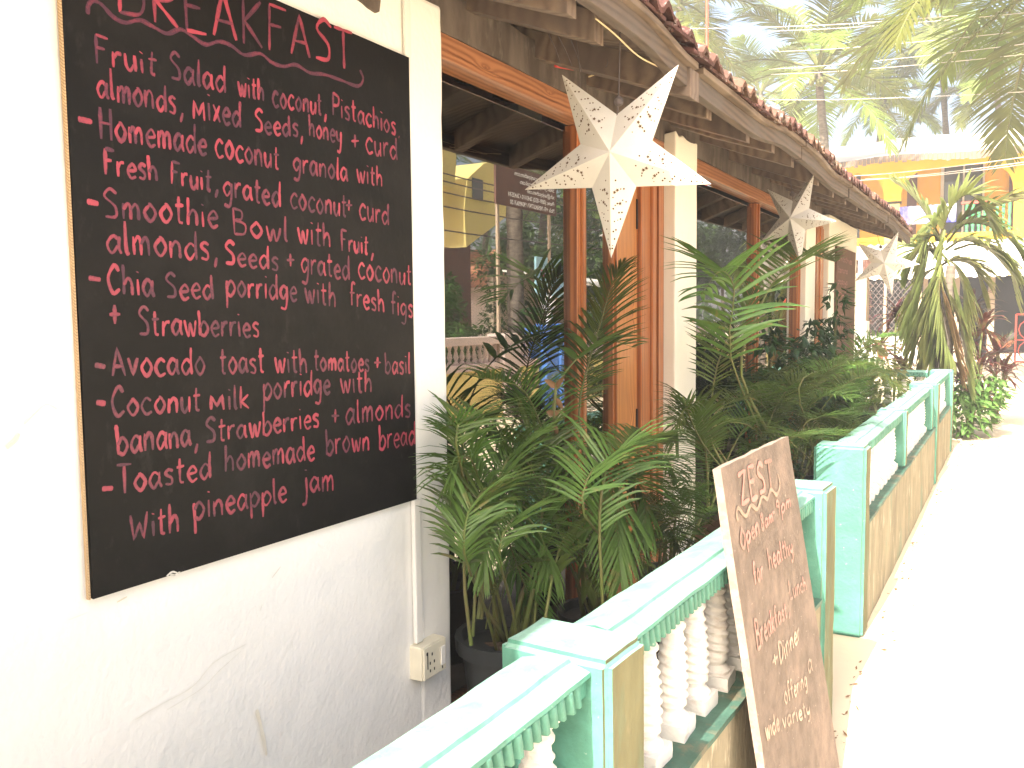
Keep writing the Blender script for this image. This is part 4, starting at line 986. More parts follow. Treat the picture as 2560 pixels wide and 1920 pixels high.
hero(t, L0, X(-1.25, r7, (1000, 900), (1040, 300), (1080, 0), (1150, 120), (1190, 420)), .24, .013, 28, start=.35, droop=.7, seed=36, spread=(.9, .3))
hero(t, L0, X(-1.3, r7, (1000, 900), (960, 200), (1010, -200), (1110, -160), (1200, 20)), .24, .013, 28, start=.35, droop=.6, seed=37, spread=(.9, .3))
hero(t, L0, X(-1.15, r7, (1050, 900), (1120, 500), (1200, 300), (1280, 420), (1300, 640)), .2, .02, 14, start=.35, droop=.6, seed=38, spread=(.8, .3))
t, L0 = areca((-1.12, 3.0), 8, .5, 'areca palm with long fronds hanging toward the turquoise rail in front of the plank door', azr=((10, 100), (-100, -20)), seed=3, pot=.14, poth=.26)
hero(t, L0, X(-1.0, r7, (1330, 700), (1290, 200), (1340, -60), (1430, -40), (1475, 200), (1505, 560)), .24, .014, 32, start=.42, droop=.45, seed=41, spread=(1.0, .3), stemr=.005)
hero(t, L0, X(-.98, r7, (1450, 650), (1480, 150), (1560, -20), (1680, 110), (1800, 290), (1850, 420)), .26, .014, 32, start=.4, droop=.5, seed=42, spread=(1.1, .3))
hero(t, L0, X(-1.02, r5, (1200, 1650), (1200, 1400), (1280, 1270), (1450, 1200), (1600, 1210)), .22, .013, 28, start=.3, droop=.6, seed=43)
hero(t, L0, X(-1.04, r5, (1300, 1650), (1380, 1400), (1520, 1320), (1660, 1400), (1740, 1560)), .22, .013, 28, start=.3, droop=.55, seed=44)
hero(t, L0, X(-1.0, r7, (1400, 760), (1380, 200), (1440, -120), (1540, -60), (1640, 120), (1640, 340)), .24, .013, 30, start=.35, droop=.6, seed=45, spread=(.9, .3))
hero(t, L0, X(-1.05, r5, (1250, 1600), (1300, 1300), (1420, 1200), (1560, 1260), (1640, 1420)), .24, .013, 30, start=.3, droop=.6, seed=46, spread=(.9, .3))
t, L0 = areca((-1.25, 3.5), 6, .55, 'small areca palm half hidden at the foot of the plank door', seed=4)
t, L0 = areca((-1.22, 4.70), 14, .85, 'areca palm standing at the base of the white pillar with the torn top', azr=((20, 110), (-110, -30)), seed=5, stems=10)
hero(t, L0, X(-1.2, r6, (290, 1600), (270, 1250), (230, 1050), (130, 1040), (60, 1100)), .17, .012, 24, start=.35, droop=.5, seed=51)
hero(t, L0, X(-1.2, r6, (300, 1600), (420, 1250), (600, 1000), (830, 920)), .3, .013, 30, start=.35, droop=.2, seed=52, spread=(.7, .2))
hero(t, L0, X(-1.22, r6, (280, 1600), (300, 1000), (370, 650), (500, 470), (560, 300)), .26, .014, 30, start=.5, droop=.3, seed=53)
hero(t, L0, X(-1.15, r6, (290, 1550), (250, 1200), (160, 1000), (150, 960)), .2, .012, 26, start=.4, droop=.3, seed=54)
for k_, (q1, q2, q3) in enumerate([((200, 980), (110, 1060), (90, 1200)), ((380, 980), (560, 940), (690, 1080)), ((420, 1080), (560, 1120), (660, 1260))]):
    hero(t, L0, X(-1.15+.02*k_, r6, (290, 1500), (290, 1150), q1, q2, q3), .22, .012, 30, start=.35, droop=.6, seed=55+k_, spread=(.9, .3))
t, L0 = areca((-1.15, 5.35), 14, 1.05, 'tall areca palm with one long frond sweeping across the mullion of the second window', azr=((20, 110), (-110, -30)), seed=6, stems=9)
hero(t, L0, X(-1.12, r6, (430, 1250), (480, 800), (560, 480), (680, 240), (850, 90), (1040, 130)), .42, .022, 36, start=.42, droop=.2, seed=61, spread=(1.0, .25), stemr=.01, m=M_['leaf'])
hero(t, L0, X(-1.1, r6, (480, 1250), (420, 700), (440, 300), (360, 180), (240, 330)), .36, .02, 26, start=.45, droop=.4, seed=62)
t, L0 = areca((-1.05, 6.0), 12, .75, 'areca palm with arching fronds spilling toward the far balustrade', azr=((40, 110), (-110, -45)), seed=7, stems=9)
hero(t, L0, X(-.95, r6, (720, 1150), (820, 880), (960, 770), (1140, 780), (1270, 900), (1330, 1000)), .34, .016, 40, start=.25, droop=.6, seed=71, m=M_['leaf'])
hero(t, L0, X(-.9, r6, (700, 1250), (850, 1100), (1020, 1050), (1200, 1130)), .3, .016, 30, start=.2, droop=.5, seed=72)
hero(t, L0, X(-.88, r6, (640, 1350), (760, 1180), (860, 1180), (960, 1290)), .24, .014, 28, start=.2, droop=.5, seed=73)
t, L0 = areca((-1.15, 6.8), 14, 1.1, 'areca palm between the second window and the brown door post', seed=8, stems=9)
t, L0 = areca((-1.3, 7.6), 12, .6, 'low areca palm beside the far balustrade in front of the faded board', azr=((45, 110), (-110, -50)), seed=9)
t, L0 = areca((-1.36, 8.5), 12, .65, 'areca palm under the faded menu board', seed=10)
t, L0 = areca((-1.5, 10.35), 12, .75, 'areca palm at the far corner just past the end wall', seed=11, azr=((0, 360),))
t, L0 = areca((-1.6, 10.75), 9, .8, 'areca palm against the dark teal end balustrade', seed=12, azr=((0, 360),))

# broad-leaved shrubs
def leaf_blob(n, rad, size, seed, asp=.45, hang=.3):
    rr = random.Random(seed); g = G()
    for i in range(n):
        a = rr.uniform(0, 6.28); z = rr.uniform(-1, 1); q = rr.uniform(.35, 1)**.6; s = math.sqrt(1-z*z)
        p = Vector((rad[0]*q*s*math.cos(a), rad[1]*q*s*math.sin(a), rad[2]*q*z)); 
        d = Vector((math.cos(a)*rr.uniform(.3, 1)+rr.uniform(-.5, .5), math.sin(a)*rr.uniform(.3, 1)+rr.uniform(-.5, .5), rr.uniform(-.7, .5)-hang)).normalized()
        w_ = d.cross(Vector((rr.uniform(-.4, .4), rr.uniform(-.4, .4), 1))).normalized(); L_ = size*rr.uniform(.6, 1.2); nn_ = w_.cross(d)
        g.add([p, p+d*L_*.35-w_*L_*asp*.5-nn_*L_*.02, p+d*L_*.4+nn_*L_*.04, p+d*L_*.35+w_*L_*asp*.5-nn_*L_*.02, p+d*L_], [(0, 1, 2), (0, 2, 3), (1, 4, 2), (2, 4, 3)])
    return g
def shrub(name, label, cat, loc, clumps, m, size, seed, stem_h, asp=.4, group=None):
    t = thing(name, label, cat, loc, group); rr = random.Random(seed)
    g = G()
    for (cx, cy, cz, rx, rz, n) in clumps:
        b = leaf_blob(n, (rx, rx, rz), size, rr.randrange(9999), asp); g.add([(v[0]+cx, v[1]+cy, v[2]+cz) for v in b.v], b.f)
    g.build('foliage', m, t, local=True)
    g = G()
    for (cx, cy, cz, rx, rz, n) in clumps: g.tube([(0, 0, 0), (cx*.4, cy*.4, cz*.5), (cx, cy, cz)], [.014, .01, .004], 6)
    g.build('stem', M_['stem'], t, local=True, smooth=True)
    return t
shrub('umbrella_plant', 'dark glossy shrub with a red flower between the two window posts', 'shrub', (-1.2, 6.35, .262), [(0, 0, .95, .2, .25, 260), (.08, -.25, .75, .18, .2, 220), (-.05, .25, 1.15, .15, .2, 160), (.1, .1, .5, .2, .2, 220), (0, -.5, 1.0, .15, .22, 160)], M_['leaf_dark'], .10, 5, 1)
fl = thing('red_flower', 'single small red hibiscus flower among the dark shrub leaves', 'flower', at('x', -1.12, *r6(715, 400)))
g = leaf_blob(14, (.02, .02, .02), .055, 3, .8, 0); g.build('petals', M_['redmetal'], fl, local=True)
shrub('broadleaf_shrub', 'broad-leaved shrub behind the areca canes beside the second window frame', 'shrub', (-1.25, 5.1, .262), [(0, 0, .8, .2, .25, 240), (0, .2, 1.05, .16, .2, 160), (.05, -.1, .45, .2, .2, 200)], M_['leaf_dark'], .09, 6, 1)
shrub('hanging_plant', 'small hanging leafy plant in front of the slim wooden post beyond the second window', 'plant', at('x', -1.3, *r6(955, 600)) if False else (-1.3, 7.75, .262), [(0, .02, 1.22, .13, .16, 120), (.0, .1, 1.5, .12, .14, 60), (.02, .15, .62, .14, .12, 90)], M_['leaf_dark'], .10, 7, 1)
shrub('low_shrub', 'low dark shrub beside the third areca palm under the far window', 'shrub', (-1.2, 7.2, .262), [(0, 0, .5, .3, .25, 300), (0, .3, .75, .22, .22, 200)], M_['leaf_dark'], .09, 8, 1)
shrub('corner_shrub', 'yellow-green croton bush by the far terrace corner', 'shrub', (-1.45, 10.55, .262), [(0, 0, .9, .3, .25, 200), (.2, -.1, .6, .3, .3, 220), (-.3, .2, 1.0, .25, .25, 150)], M_['leaf_young'], .16, 9, 1, asp=.3)

# young coconut palm at the corner
def Y(y, f, *qs): return [at('y', y, *f(*q)) for q in qs]
yc = thing('young_coconut_palm', 'young coconut palm with big hanging sunlit fronds at the far corner of the balustrade', 'palm tree', (-.75, 12.0, 0)); L0 = Vector((-.75, 12.0, 0))
g = G(); g.tube([(0, 0, 0), (.02, 0, .6), (.06, 0, 1.3), (.1, 0, 2.2)], [.14, .12, .09, .05], 10); o = g.build('trunk', M_['trunk'], yc, local=True, smooth=True); jit(o, .01, 12)
kw = dict(stemr=.018, seg=4, vee=.2)
hero(yc, L0, Y(11.9, rf, (1180, 1300), (1250, 1050), (1340, 860), (1490, 740), (1620, 790), (1750, 1000), (1830, 1240)), .62, .085, 34, start=.12, droop=.35, seed=81, m=M_['leaf_young'], spread=(1.3, .5), **kw)
hero(yc, L0, Y(11.7, r6, (1640, 100), (1690, -60), (1670, 60), (1650, 300), (1640, 560), (1620, 760)), .7, .085, 30, start=.2, droop=1.1, seed=82, m=M_['leaf_young'], spread=(.8, .3), **kw)
hero(yc, L0, Y(11.8, r6, (1640, 60), (1600, 20), (1560, 220), (1510, 460), (1480, 600)), .65, .085, 28, start=.2, droop=1.0, seed=83, m=M_['leaf_young'], spread=(.8, .3), **kw)
hero(yc, L0, Y(12.0, r6, (1650, 60), (1720, 160), (1760, 420), (1800, 640), (1830, 860)), .65, .085, 28, start=.2, droop=1.1, seed=84, m=M_['leaf_young'], spread=(.7, .3), **kw)
hero(yc, L0, Y(12.3, r3, (1700, 1440), (1800, 1330), (1960, 1340), (2100, 1450), (2180, 1600)), .6, .078, 30, start=.15, droop=.8, seed=85, m=M_['leaf_young'], **kw)
hero(yc, L0, Y(12.1, rf, (1200, 1280), (1080, 1050), (950, 860), (800, 700), (690, 620)), .5, .078, 22, start=.25, droop=.5, seed=86, m=M_['leaf_young'], **kw)
hero(yc, L0, Y(12.2, rf, (1250, 1250), (1500, 1000), (1850, 870), (2250, 760)), .6, .085, 24, start=.2, droop=.6, seed=87, m=M_['leaf_young'], **kw)
hero(yc, L0, Y(12.4, r3, (1740, 1480), (1880, 1450), (2050, 1560), (2120, 1800)), .5, .055, 26, start=.15, droop=.9, seed=88, m=M_['leaf_young'], **kw)
hero(yc, L0, Y(11.6, r6, (1660, 200), (1680, 330), (1720, 520), (1760, 700), (1780, 800)), .55, .085, 22, start=.1, droop=1.2, seed=89, name='dead_frond', m=M_['leaf_dead'], spread=(.6, .3), **kw)
hero(yc, L0, Y(11.9, rf, (1150, 1300), (1120, 1150), (1200, 1000), (1060, 1150), (950, 1450)), .55, .085, 22, start=.2, droop=.8, seed=90, m=M_['leaf_young'], **kw)

hero(yc, L0, Y(11.75, r6, (1660, 120), (1640, 200), (1620, 420), (1590, 620), (1560, 720)), .6, .085, 30, start=.1, droop=1.2, seed=91, m=M_['leaf_young'], spread=(.8, .3), **kw)
hero(yc, L0, Y(12.15, r6, (1680, 120), (1740, 140), (1800, 300), (1790, 520)), .6, .085, 28, start=.1, droop=1.1, seed=92, m=M_['leaf_young'], spread=(.8, .3), **kw)
hero(yc, L0, Y(11.8, r3, (1680, 1480), (1640, 1400), (1590, 1420), (1560, 1560), (1545, 1640)), .5, .078, 26, start=.1, droop=.9, seed=93, m=M_['leaf_young'], **kw)
hero(yc, L0, Y(12.3, r6, (1690, 60), (1800, 0), (1950, 60), (2080, 200)), .6, .078, 30, start=.12, droop=.9, seed=94, m=M_['leaf_young'], **kw)
hero(yc, L0, Y(11.7, r6, (1670, 200), (1655, 330), (1690, 560), (1700, 780)), .55, .085, 26, start=.05, droop=1.2, seed=95, m=M_['leaf_young'], spread=(.7, .3), **kw)

for k_, (a_, b_, c_, yy) in enumerate([((1600, 300), (1540, 520), (1500, 700), 11.6), ((1620, 300), (1590, 560), (1580, 740), 11.5), ((1650, 330), (1680, 560), (1740, 720), 11.5), ((1700, 300), (1770, 480), (1820, 700), 11.9), ((1580, 200), (1500, 330), (1450, 520), 12.1), ((1740, 120), (1860, 160), (1920, 330), 12.2), ((1600, 60), (1520, 60), (1470, 200), 12.0)]):
    hero(yc, L0, Y(yy, r6, (1665, 150), a_, b_, c_), .5, .08, 26, start=.1, droop=1.1, seed=100+k_, m=M_['leaf_young'], spread=(.8, .3), **kw)
# cordylines
def cordyline(loc, heads, label, seed):
    t = thing('cordyline', label, 'plant', loc, 'red cordylines beside the young coconut palm'); rr = random.Random(seed)
    for (dx, dy, z) in heads:
        g = G(); g.tube([(dx*.2, dy*.2, 0), (dx*.6, dy*.6, z*.6), (dx, dy, z)], [.02, .016, .012], 6); g.build('cane', M_['stem'], t, local=True, smooth=True)
        g = G()
        for i in range(34):
            a = rr.uniform(0, 6.28); e = rr.uniform(-.5, 1.2); L_ = rr.uniform(.28, .46); W = rr.uniform(.04, .06); p = Vector((dx, dy, z-rr.uniform(0, .15))); d = Vector((math.cos(a)*math.cos(e), math.sin(a)*math.cos(e), math.sin(e)))
            V = []
            for k in range(5):
                w_ = d.cross(UP)
                if w_.length < .05: w_ = Vector((1, 0, 0))
                w_.normalize(); ww = W*[.35, .9, 1, .7, .05][k]
                V += [p-w_*ww*.5+UP*ww*.15, p, p+w_*ww*.5+UP*ww*.15]; p = p+d*L_/4; d = (d+Vector((0, 0, -.22-.1*k))).normalized()
            g.add(V, [f for i_ in range(4) for f in ((i_*3, i_*3+1, i_*3+4, i_*3+3), (i_*3+1, i_*3+2, i_*3+5, i_*3+4))])
        g.build('leaf_rosette', M_['cordy'], t, local=True, smooth=True)
c0 = (-.42, 12.9, 0)
cordyline(c0, [(0, 0, 1.75), (.12, -.1, 1.5), (-.05, .1, 1.25), (.1, .1, 1.0), (-.1, -.1, .8), (.08, 0, .5)], 'red cordyline with many leaf heads to the right of the young coconut palm', 1)
cordyline((-1.35, 12.8, 0), [(0, 0, 1.7), (.2, .1, 1.4), (-.2, 0, 1.2), (.1, 0, .95)], 'red cordyline to the left of the young coconut palm in front of the wire mesh', 2)
shrub('low_green_shrub', 'low green shrub around the foot of the young coconut palm and red cordylines', 'shrub', (-.5, 12.5, 0), [(0, 0, .35, .4, .3, 420), (.25, .2, .6, .3, .25, 260), (-.4, .1, .6, .35, .3, 300)], M_['leaf'], .16, 41, .3)
cordyline((-.15, 14.2, 0), [(0, 0, 1.1), (.1, .1, .8), (-.1, 0, .5)], 'smaller red cordyline behind the palm at the edge of the road', 3)
# ------------------------------------------------------------------ far side of the road end: yellow house and shop
FY = 34.2
yh = thing('yellow_house', 'bright yellow house with an arched balcony under a grey sheet roof at the road end', 'house', (0, FY, 0))
def fx(x, y=0): return at('y', FY, *rf(x, y)).x
def fz(y, x=1300): return at('y', FY, *rf(x, y)).z
za, zs = fz(395), fz(700); ztop = 7.25; zf = fz(1200)
ops = [(-9.6, -6.6), (-5.9, fx(520, 700)), (fx(725, 700), fx(2050, 700)), (fx(2050, 700)+1.1, fx(2050, 700)+4.2)]
poly = []
def archpts(a, b, r_):
    pts = [(a, zs)]
    for k in range(9): t = R(180-90*k/8); pts.append((a+r_+r_*math.cos(t), zs+(za-zs)*math.sin(t)))
    for k in range(9): t = R(90-90*k/8); pts.append((b-r_+r_*math.cos(t), zs+(za-zs)*math.sin(t)))
    pts.append((b, zs)); return pts
x0, x1 = -10.5, ops[-1][1]+.8
poly = [(x0, zs-.3)]
for (a, b) in ops: poly += [(a-.12, zs-.3), (a-.12, zs-.001)] + archpts(a, b, .95) + [(b+.12, zs-.001), (b+.12, zs-.3)] if False else [(a, zs-.3)]+archpts(a, b, .95)+[(b, zs-.3)]
poly += [(x1, zs-.3), (x1, ztop), (x0, ztop)]
g = G(); g.prism(poly, 'y', FY, FY+.3); g.build('arched_front', M_['yellow'], yh)
g = G()
cs = [(x0, ops[0][0])]+[(ops[i][1], ops[i+1][0]) for i in range(3)]+[(ops[3][1], x1)]
for i, (a, b) in enumerate(cs):
    g = G(); g.box(a+.04, b-.04, FY+.02, FY+.28, 3.0, zs-.3); g.box(a, b, FY+.0, FY+.3, zs-.3, zs-.22)
    g.build('column', M_['yellow'] if i != 2 else M_['yellow_pale'], yh)
g = G(); g.box(x0, x1, FY+.05, FY+1.9, zf-.15, zf); g.build('balcony_slab', M_['yellow'], yh)
g = G(); g.box(x0, x1, FY+.1, FY+.25, 2.9, zf-.15); g.build('lower_front', M_['yellow'], yh)
g = G(); g.box(x0, x1, FY+1.9, FY+2.1, 3.3, 7.2); g.build('back_wall', M_['yellow'], yh)
def backx(x): return at('y', FY+1.88, *rf(x, 600)).x
def backz(y): return at('y', FY+1.88, *rf(1300, y)).z
g = G(); g.box(backx(800), backx(915), FY+1.84, FY+1.89, zf, backz(400)); d_ = g.build('door', M_['door_brown'], yh)
g = G(); g.box(backx(1195), backx(1715), FY+1.82, FY+1.88, zf, backz(395)); wf = g.build('window', M_['winframe'], yh)
for (a, b) in ((1235, 1455), (1480, 1690)):
    g = G(); g.box(backx(a), backx(b), FY+1.80, FY+1.815, zf+.1, backz(410)); g.build('pane', M_['darkglass'], wf)
g = G(); g.box(backx(195), backx(245), FY+1.82, FY+1.88, zf, backz(400)); g.build('window', M_['darkglass'], yh)
g = G(); g.box(backx(2005), backx(2095), FY+1.82, FY+1.88, zf, backz(520)); g.build('door', M_['door_brown'], yh)
g = G(); V = []
nx = 50
for i in range(nx+1):
    x = backx(780)+(fx(1460)-fx(780))*i/nx
    for z in (fz(850), fz(1070)): V.append((x, FY-.05+.06*math.sin(i*1.1), z))
g.add(V, [(i*2, i*2+1, i*2+3, i*2+2) for i in range(nx)]); g.build('blue_cloth', M_['bluecloth'], yh)
g = G(); g.box(fx(1460), fx(2085), FY+.1, FY+.25, fz(860), fz(832)); rl_ = g.build('handrail', M_['redmetal'], yh)
b0 = None
for k in range(9):
    x = fx(1480)+.13+k*.185
    if x > fx(2085)-.05: break
    if b0 is None:
        g = G(); g.lathe([(.05, 0), (.05, .05), (.03, .1), (.06, .3), (.03, .5), (.05, .6), (.05, fz(860)-zf-.01)], (0, 0, 0), 8); b0 = g.build('baluster', M_['greenrail'], yh, local=True); b0.location = (x, .17, zf)
    else: inst(b0, yh, (x, .17, zf))
# roof: broad grey sheet sloping toward the road
g = G(); V = []; nx = 60
def rz(x, t): return 7.12+.02*(x+5)*-.3 + t*1.75+.05*math.sin(x*1.3)
for i in range(nx+1):
    x = -12+20*i/nx
    for (t, y) in ((0, FY-1.1), (.35, FY+1.2), (.75, FY+3.8), (1, FY+5.6), (1.02, FY+5.62)): V.append((x, y, rz(x, t)+.03*noise.noise(Vector((x, y, 0)))))
g.add(V, [(i*5+j, i*5+j+1, i*5+6+j, i*5+5+j) for i in range(nx) for j in range(4)]); ro = g.build('sheet_roof', M_['ambient'], yh)
g = G(); k = 0
x = -12
while x < 8:
    w_ = random.uniform(.10, .16); g.box(x, x+w_-.01, FY-1.12, FY-1.10, rz(x, 0)-random.uniform(.2, .28), rz(x, 0)+.0); x += w_
g.build('fascia_slats', M_['timber'], ro)

sh = thing('roadside_shop', 'open dark shop front under a white corrugated awning at the end of the road', 'shop', (0, 34, 0))
# awning
ysA, zA, yB, zB = 32.2, 2.82, 34.1, 4.15
g = G(); V = []; nx = 260
for i in range(nx+1):
    x = -7+12*i/nx; c_ = .03*math.cos(i*math.pi/3)
    V += [(x, ysA, zA+c_), (x, yB, zB+c_)]
g.add(V, [(i*2, i*2+1, i*2+3, i*2+2) for i in range(nx)]); g.build('corrugated_awning', M_['whitesheet'], sh)
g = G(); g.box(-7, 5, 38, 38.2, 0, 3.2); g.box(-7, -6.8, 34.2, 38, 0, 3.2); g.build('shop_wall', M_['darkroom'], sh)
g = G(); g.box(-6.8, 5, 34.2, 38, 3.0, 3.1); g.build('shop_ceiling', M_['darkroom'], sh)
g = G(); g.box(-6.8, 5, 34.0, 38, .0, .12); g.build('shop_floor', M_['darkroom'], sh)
for u in (2477,): 
    p = at('y', 33.6, u, 800); g = G(); g.box(p.x-.1, p.x+.1, 33.5, 33.7, 0, 3.6); g.build('post', M_['tan'], sh)
for xx in (-4.6, -2.6, -1.6): g = G(); g.box(xx-.07, xx+.07, 33.5, 33.64, 0, 3.6); g.build('post', M_['tan'], sh)
p = at('y', 33, 2477, 880)
for k in range(8):
    g = G(); g.box(p.x+k*.21, p.x+k*.21+.2, 33.0, 33.9, .004, .26); g.build('step_tile', M_['curb'] if k % 2 else M_['tan'], sh)
g = G(); g.box(-6.8, p.x-.5, 33.8, 34.0, 0, .7); g.build('low_wall', M_['tan'], sh)
# wire mesh screen
ms = thing('wire_mesh_screen', 'diamond wire mesh screen with reddish creeper left of the shop front', 'fence', (-3.6, 31, 0))
g = G()
for k in range(-9, 12):
    for (za_, zb_, yy) in ((.9, 2.7, 31), (2.7, .9, 31.02)):
        xa_, xb_ = -4.6+k*.17, -3.2+k*.17; t0 = max(0, (-4.6-xa_)/1.4); t1 = min(1, (-2.6-xa_)/1.4)
        if t1 > t0: g.tube([(xa_+1.4*t0, yy, za_+(zb_-za_)*t0), (xa_+1.4*t1, yy, za_+(zb_-za_)*t1)], .010, 4)
tag(g.build('mesh_wires', M_['steel'], ms), kind='stuff')
for xx in (-4.65, -3.6, -2.55): g = G(); g.box(xx-.04, xx+.04, 30.9, 31.1, 0, 2.75); g.build('post', M_['tan'], ms)
g = G(); g.box(-4.9, -2.5, 30.95, 31.05, 0, .9); g.build('low_wall', M_['white'], ms)
shrub('red_creeper', 'dark red creeper climbing beside the wire mesh screen', 'creeper', (-4.25, 30.7, 0), [(0, 0, z, .28, .35, 160) for z in (.9, 1.4, 1.9, 2.4)], M_['cordy'], .14, 31, 1)
# red gate and poles
rg = thing('red_metal_gate', 'open red metal gate leaf at the right edge in front of the dark shop', 'gate', at('y', 30, 2547, 895))
a = at('y', 30, 2541, 786); b = at('y', 30, 2553, 894)
g = G(); x0 = a.x; 
g.tube([(x0, 30, .05), (x0, 30, a.z)], .03, 6); g.tube([(x0+.75, 30, .05), (x0+.75, 30, a.z)], .03, 6); g.tube([(x0, 30, a.z), (x0+.75, 30, a.z)], .03, 6); g.tube([(x0, 30, .15), (x0+.75, 30, .15)], .03, 6)
g.tube([(x0, 30, .8), (x0+.75, 30, .8)], .02, 6); g.tube([(x0+.375+.3*math.cos(t*.5236), 30, .48+.3*math.sin(t*.5236)) for t in range(13)], .015, 5); g.tube([(x0+.375+.3*math.cos(t*.5236), 30, 1.12+.3*math.sin(t*.5236)) for t in range(13)], .015, 5)
g.build('gate_frame', M_['redmetal'], rg, smooth=True)
for k in range(3):
    g = G(); g.tube([(x0-.75+k*.08, 31, .27), (x0-.05+k*.03, 31, 1.0)], .018, 6); tag(g.build('leaning_pole', M_['steel'], None), 'thin grey pole leaning against the red gate in front of the shop', 'pole', 'thin grey poles leaning by the red gate')
pp = thing('shop_pot_plant', 'grassy plant in a terracotta bowl on the shop step', 'potted plant', at('y', 33.2, 2512, 862))
g = G(); g.lathe([(.12, 0), (.28, .2), (.3, .24), (.26, .24)], (0, 0, -.1), 14); g.build('pot', M_['terracotta'], pp, local=True)
g = leaf_blob(60, (.12, .12, .1), .5, 5, .08, -.9); g.build('leaves', M_['leaf'], pp, local=True)
# tan gate pillar just past the terrace
tp = thing('tan_pillar', 'tan rendered wall end with a white foot and small tiled cap just past the terrace', 'wall', (-2.2, 14, 0))
p0 = at('y', 14, 2144, 700); p1 = at('y', 14, 2167, 700); zc = at('y', 14, 2150, 684).z; zw = at('y', 14, 2150, 803).z
g = G(); g.box(p0.x-1.4, p1.x, 14, 14.3, zw, zc); g.build('wall_block', M_['tan'], tp, bevel=.01)
g = G(); g.box(p0.x-1.4, p1.x+.01, 13.99, 14.31, 0, zw-.002); g.build('white_foot', M_['white'], tp, bevel=.01)
for k in range(7):
    g = G(); g.lathe([(.09, 0), (.09, .2)], (p0.x-1.3+k*.24, 14.1, zc+.01), 10); g.build('cap_tile', M_['tile'], tp)

# ------------------------------------------------------------------ coconut palms
CL = []
for i in range(5):
    g = frond_geo(arch_path(3.7, R((70, 45, 20, 5, -25)[i]), R((110, 95, 85, 75, 50)[i])), .95, .05, 64, droop=.55, start=.22, stemr=.05, seed=60+i, seg=3, vee=.05, ragged=.2, spread=(1.25, .5))
    o = g.build('frond', [M_['leaf_coco'], M_['stem']], None, local=True); CL.append(o.data); bpy.data.objects.remove(o)
def coconut(base, top, label, seed, n=22, s=1.0, down=True):
    t = thing('coconut_palm', label, 'palm tree', base, 'coconut palms around the road'); rr = random.Random(seed)
    b = Vector((0, 0, 0)); tp = Vector(top)-Vector(base); pts = [b, tp*.33+Vector((tp.x*-.1, 0, 0)), tp*.66+Vector((tp.x*-.06, 0, 0)), tp]
    pts = [Vector(tuple(q)) for q in catmull([tuple(p) for p in pts], 8)]
    g = G(); g.tube(pts, [.17+.012*math.sin(i*2.7)-.05*i/len(pts) for i in range(len(pts))], 10); g.build('trunk', M_['trunk'], t, local=True, smooth=True)
    for k in range(n):
        i = min(4, int(5*k/n)); az = k*2.399+rr.uniform(-.3, .3)
        o = bpy.data.objects.new('frond', CL[i]); C.objects.link(o); o.parent = t; o.location = tp+Vector((0, 0, rr.uniform(-.2, .15))); sc_ = s*rr.uniform(.85, 1.12)
        o.rotation_euler = (rr.uniform(-.15, .15), rr.uniform(-.15, .15), az); o.scale = (sc_,)*3
    g = G()
    for k in range(7):
        a = rr.uniform(0, 6.28); g.lathe([(.01, -.13), (.08, -.08), (.1, 0), (.07, .09), (.01, .12)], tuple(tp+Vector((.22*math.cos(a), .22*math.sin(a), -.3-rr.uniform(0, .2)))), 8)
    g.build('coconuts', M_['leaf_young'], t, local=True, smooth=True)
    return t
def crown(u, v, y): return at('y', y, u, v)
def palm_at(u, v, y, label, seed, lean=0, **k):
    p = crown(u, v, y); coconut((p.x+lean, y+.3, 0), p, label, seed, **k)
palm_at(2045, 175, 30, 'coconut palm rising behind the cafe roof in the middle of the bright sky', 1, .8)
palm_at(1700, 20, 27, 'coconut palm with its crown left of the red pole', 2, -.8, n=20)
palm_at(2640, -90, 19, 'large coconut palm overhanging the road at the upper right corner', 3, 1.2, n=28, s=1.25)
palm_at(2350, 90, 46, 'coconut palm standing behind the yellow house, its crown above the grey roof', 4, 1.0, n=24, s=1.5)
palm_at(2490, 200, 44, 'coconut palm behind the grey roof of the yellow house', 5, 1)
palm_at(2210, 250, 46, 'distant coconut palm behind the left end of the grey roof', 6, -1)
palm_at(1900, 230, 42, 'distant coconut palm low behind the cafe roof ridge', 7, 1)
palm_at(2700, 120, 46, 'distant coconut palm beyond the right end of the yellow house', 8, 1)
# red pole
p = at('y', 14, 1766, 280); q = at('y', 14, 1768, -60)
g = G(); g.tube([(p.x, 14, 0), (p.x, 14, 7.4)], .024, 8); tag(g.build('red_pole', M_['redmetal'], None, smooth=True), 'thin red pole standing behind the cafe roof against the palms', 'pole')
# overhead cables
for i, (f, a, b, y0, y1) in enumerate([(r3, (860, 165), (2300, 40), 26, 20), (r3, (900, 285), (2300, 145), 26, 20), (r3, (870, 385), (2300, 220), 26, 20), (r3, (880, 420), (2300, 285), 26, 20), (r3, (860, 580), (2300, 515), 26, 21), (r3, (120, 155), (1300, 110), 22, 20), (rf, (200, 490), (2400, 215), 22, 17), (rf, (220, 545), (2400, 275), 22, 17), (rf, (600, 520), (2400, 300), 22, 17)]):
    A = at('y', y0, *f(*a)); B = at('y', y1, *f(*b)); d = B-A; A2 = A-d*.25; B2 = B+d*.3; mid = (A2+B2)/2; mid.z -= .10
    cable('overhead_cable', ['topmost pale cable strung across in front of the coconut palms', 'second highest pale cable in front of the coconut palms', 'third pale cable down before the coconut palms', 'pale cable just beneath the third one before the palms', 'lowest pale cable over the grey roof of the yellow house', 'pale cable passing just behind the red pole', 'highest of three pale cables crossing the yellow house front', 'middle of three pale cables crossing the yellow house front', 'lowest of three pale cables crossing the yellow house front'][i], 'cable', [A2, (A2+mid)/2-Vector((0, 0, .03)), mid, (B2+mid)/2-Vector((0, 0, .03)), B2], .008, M_['linewire'], 'pale overhead cables by the palms' if i < 6 else 'pale cables before the yellow house', 5)

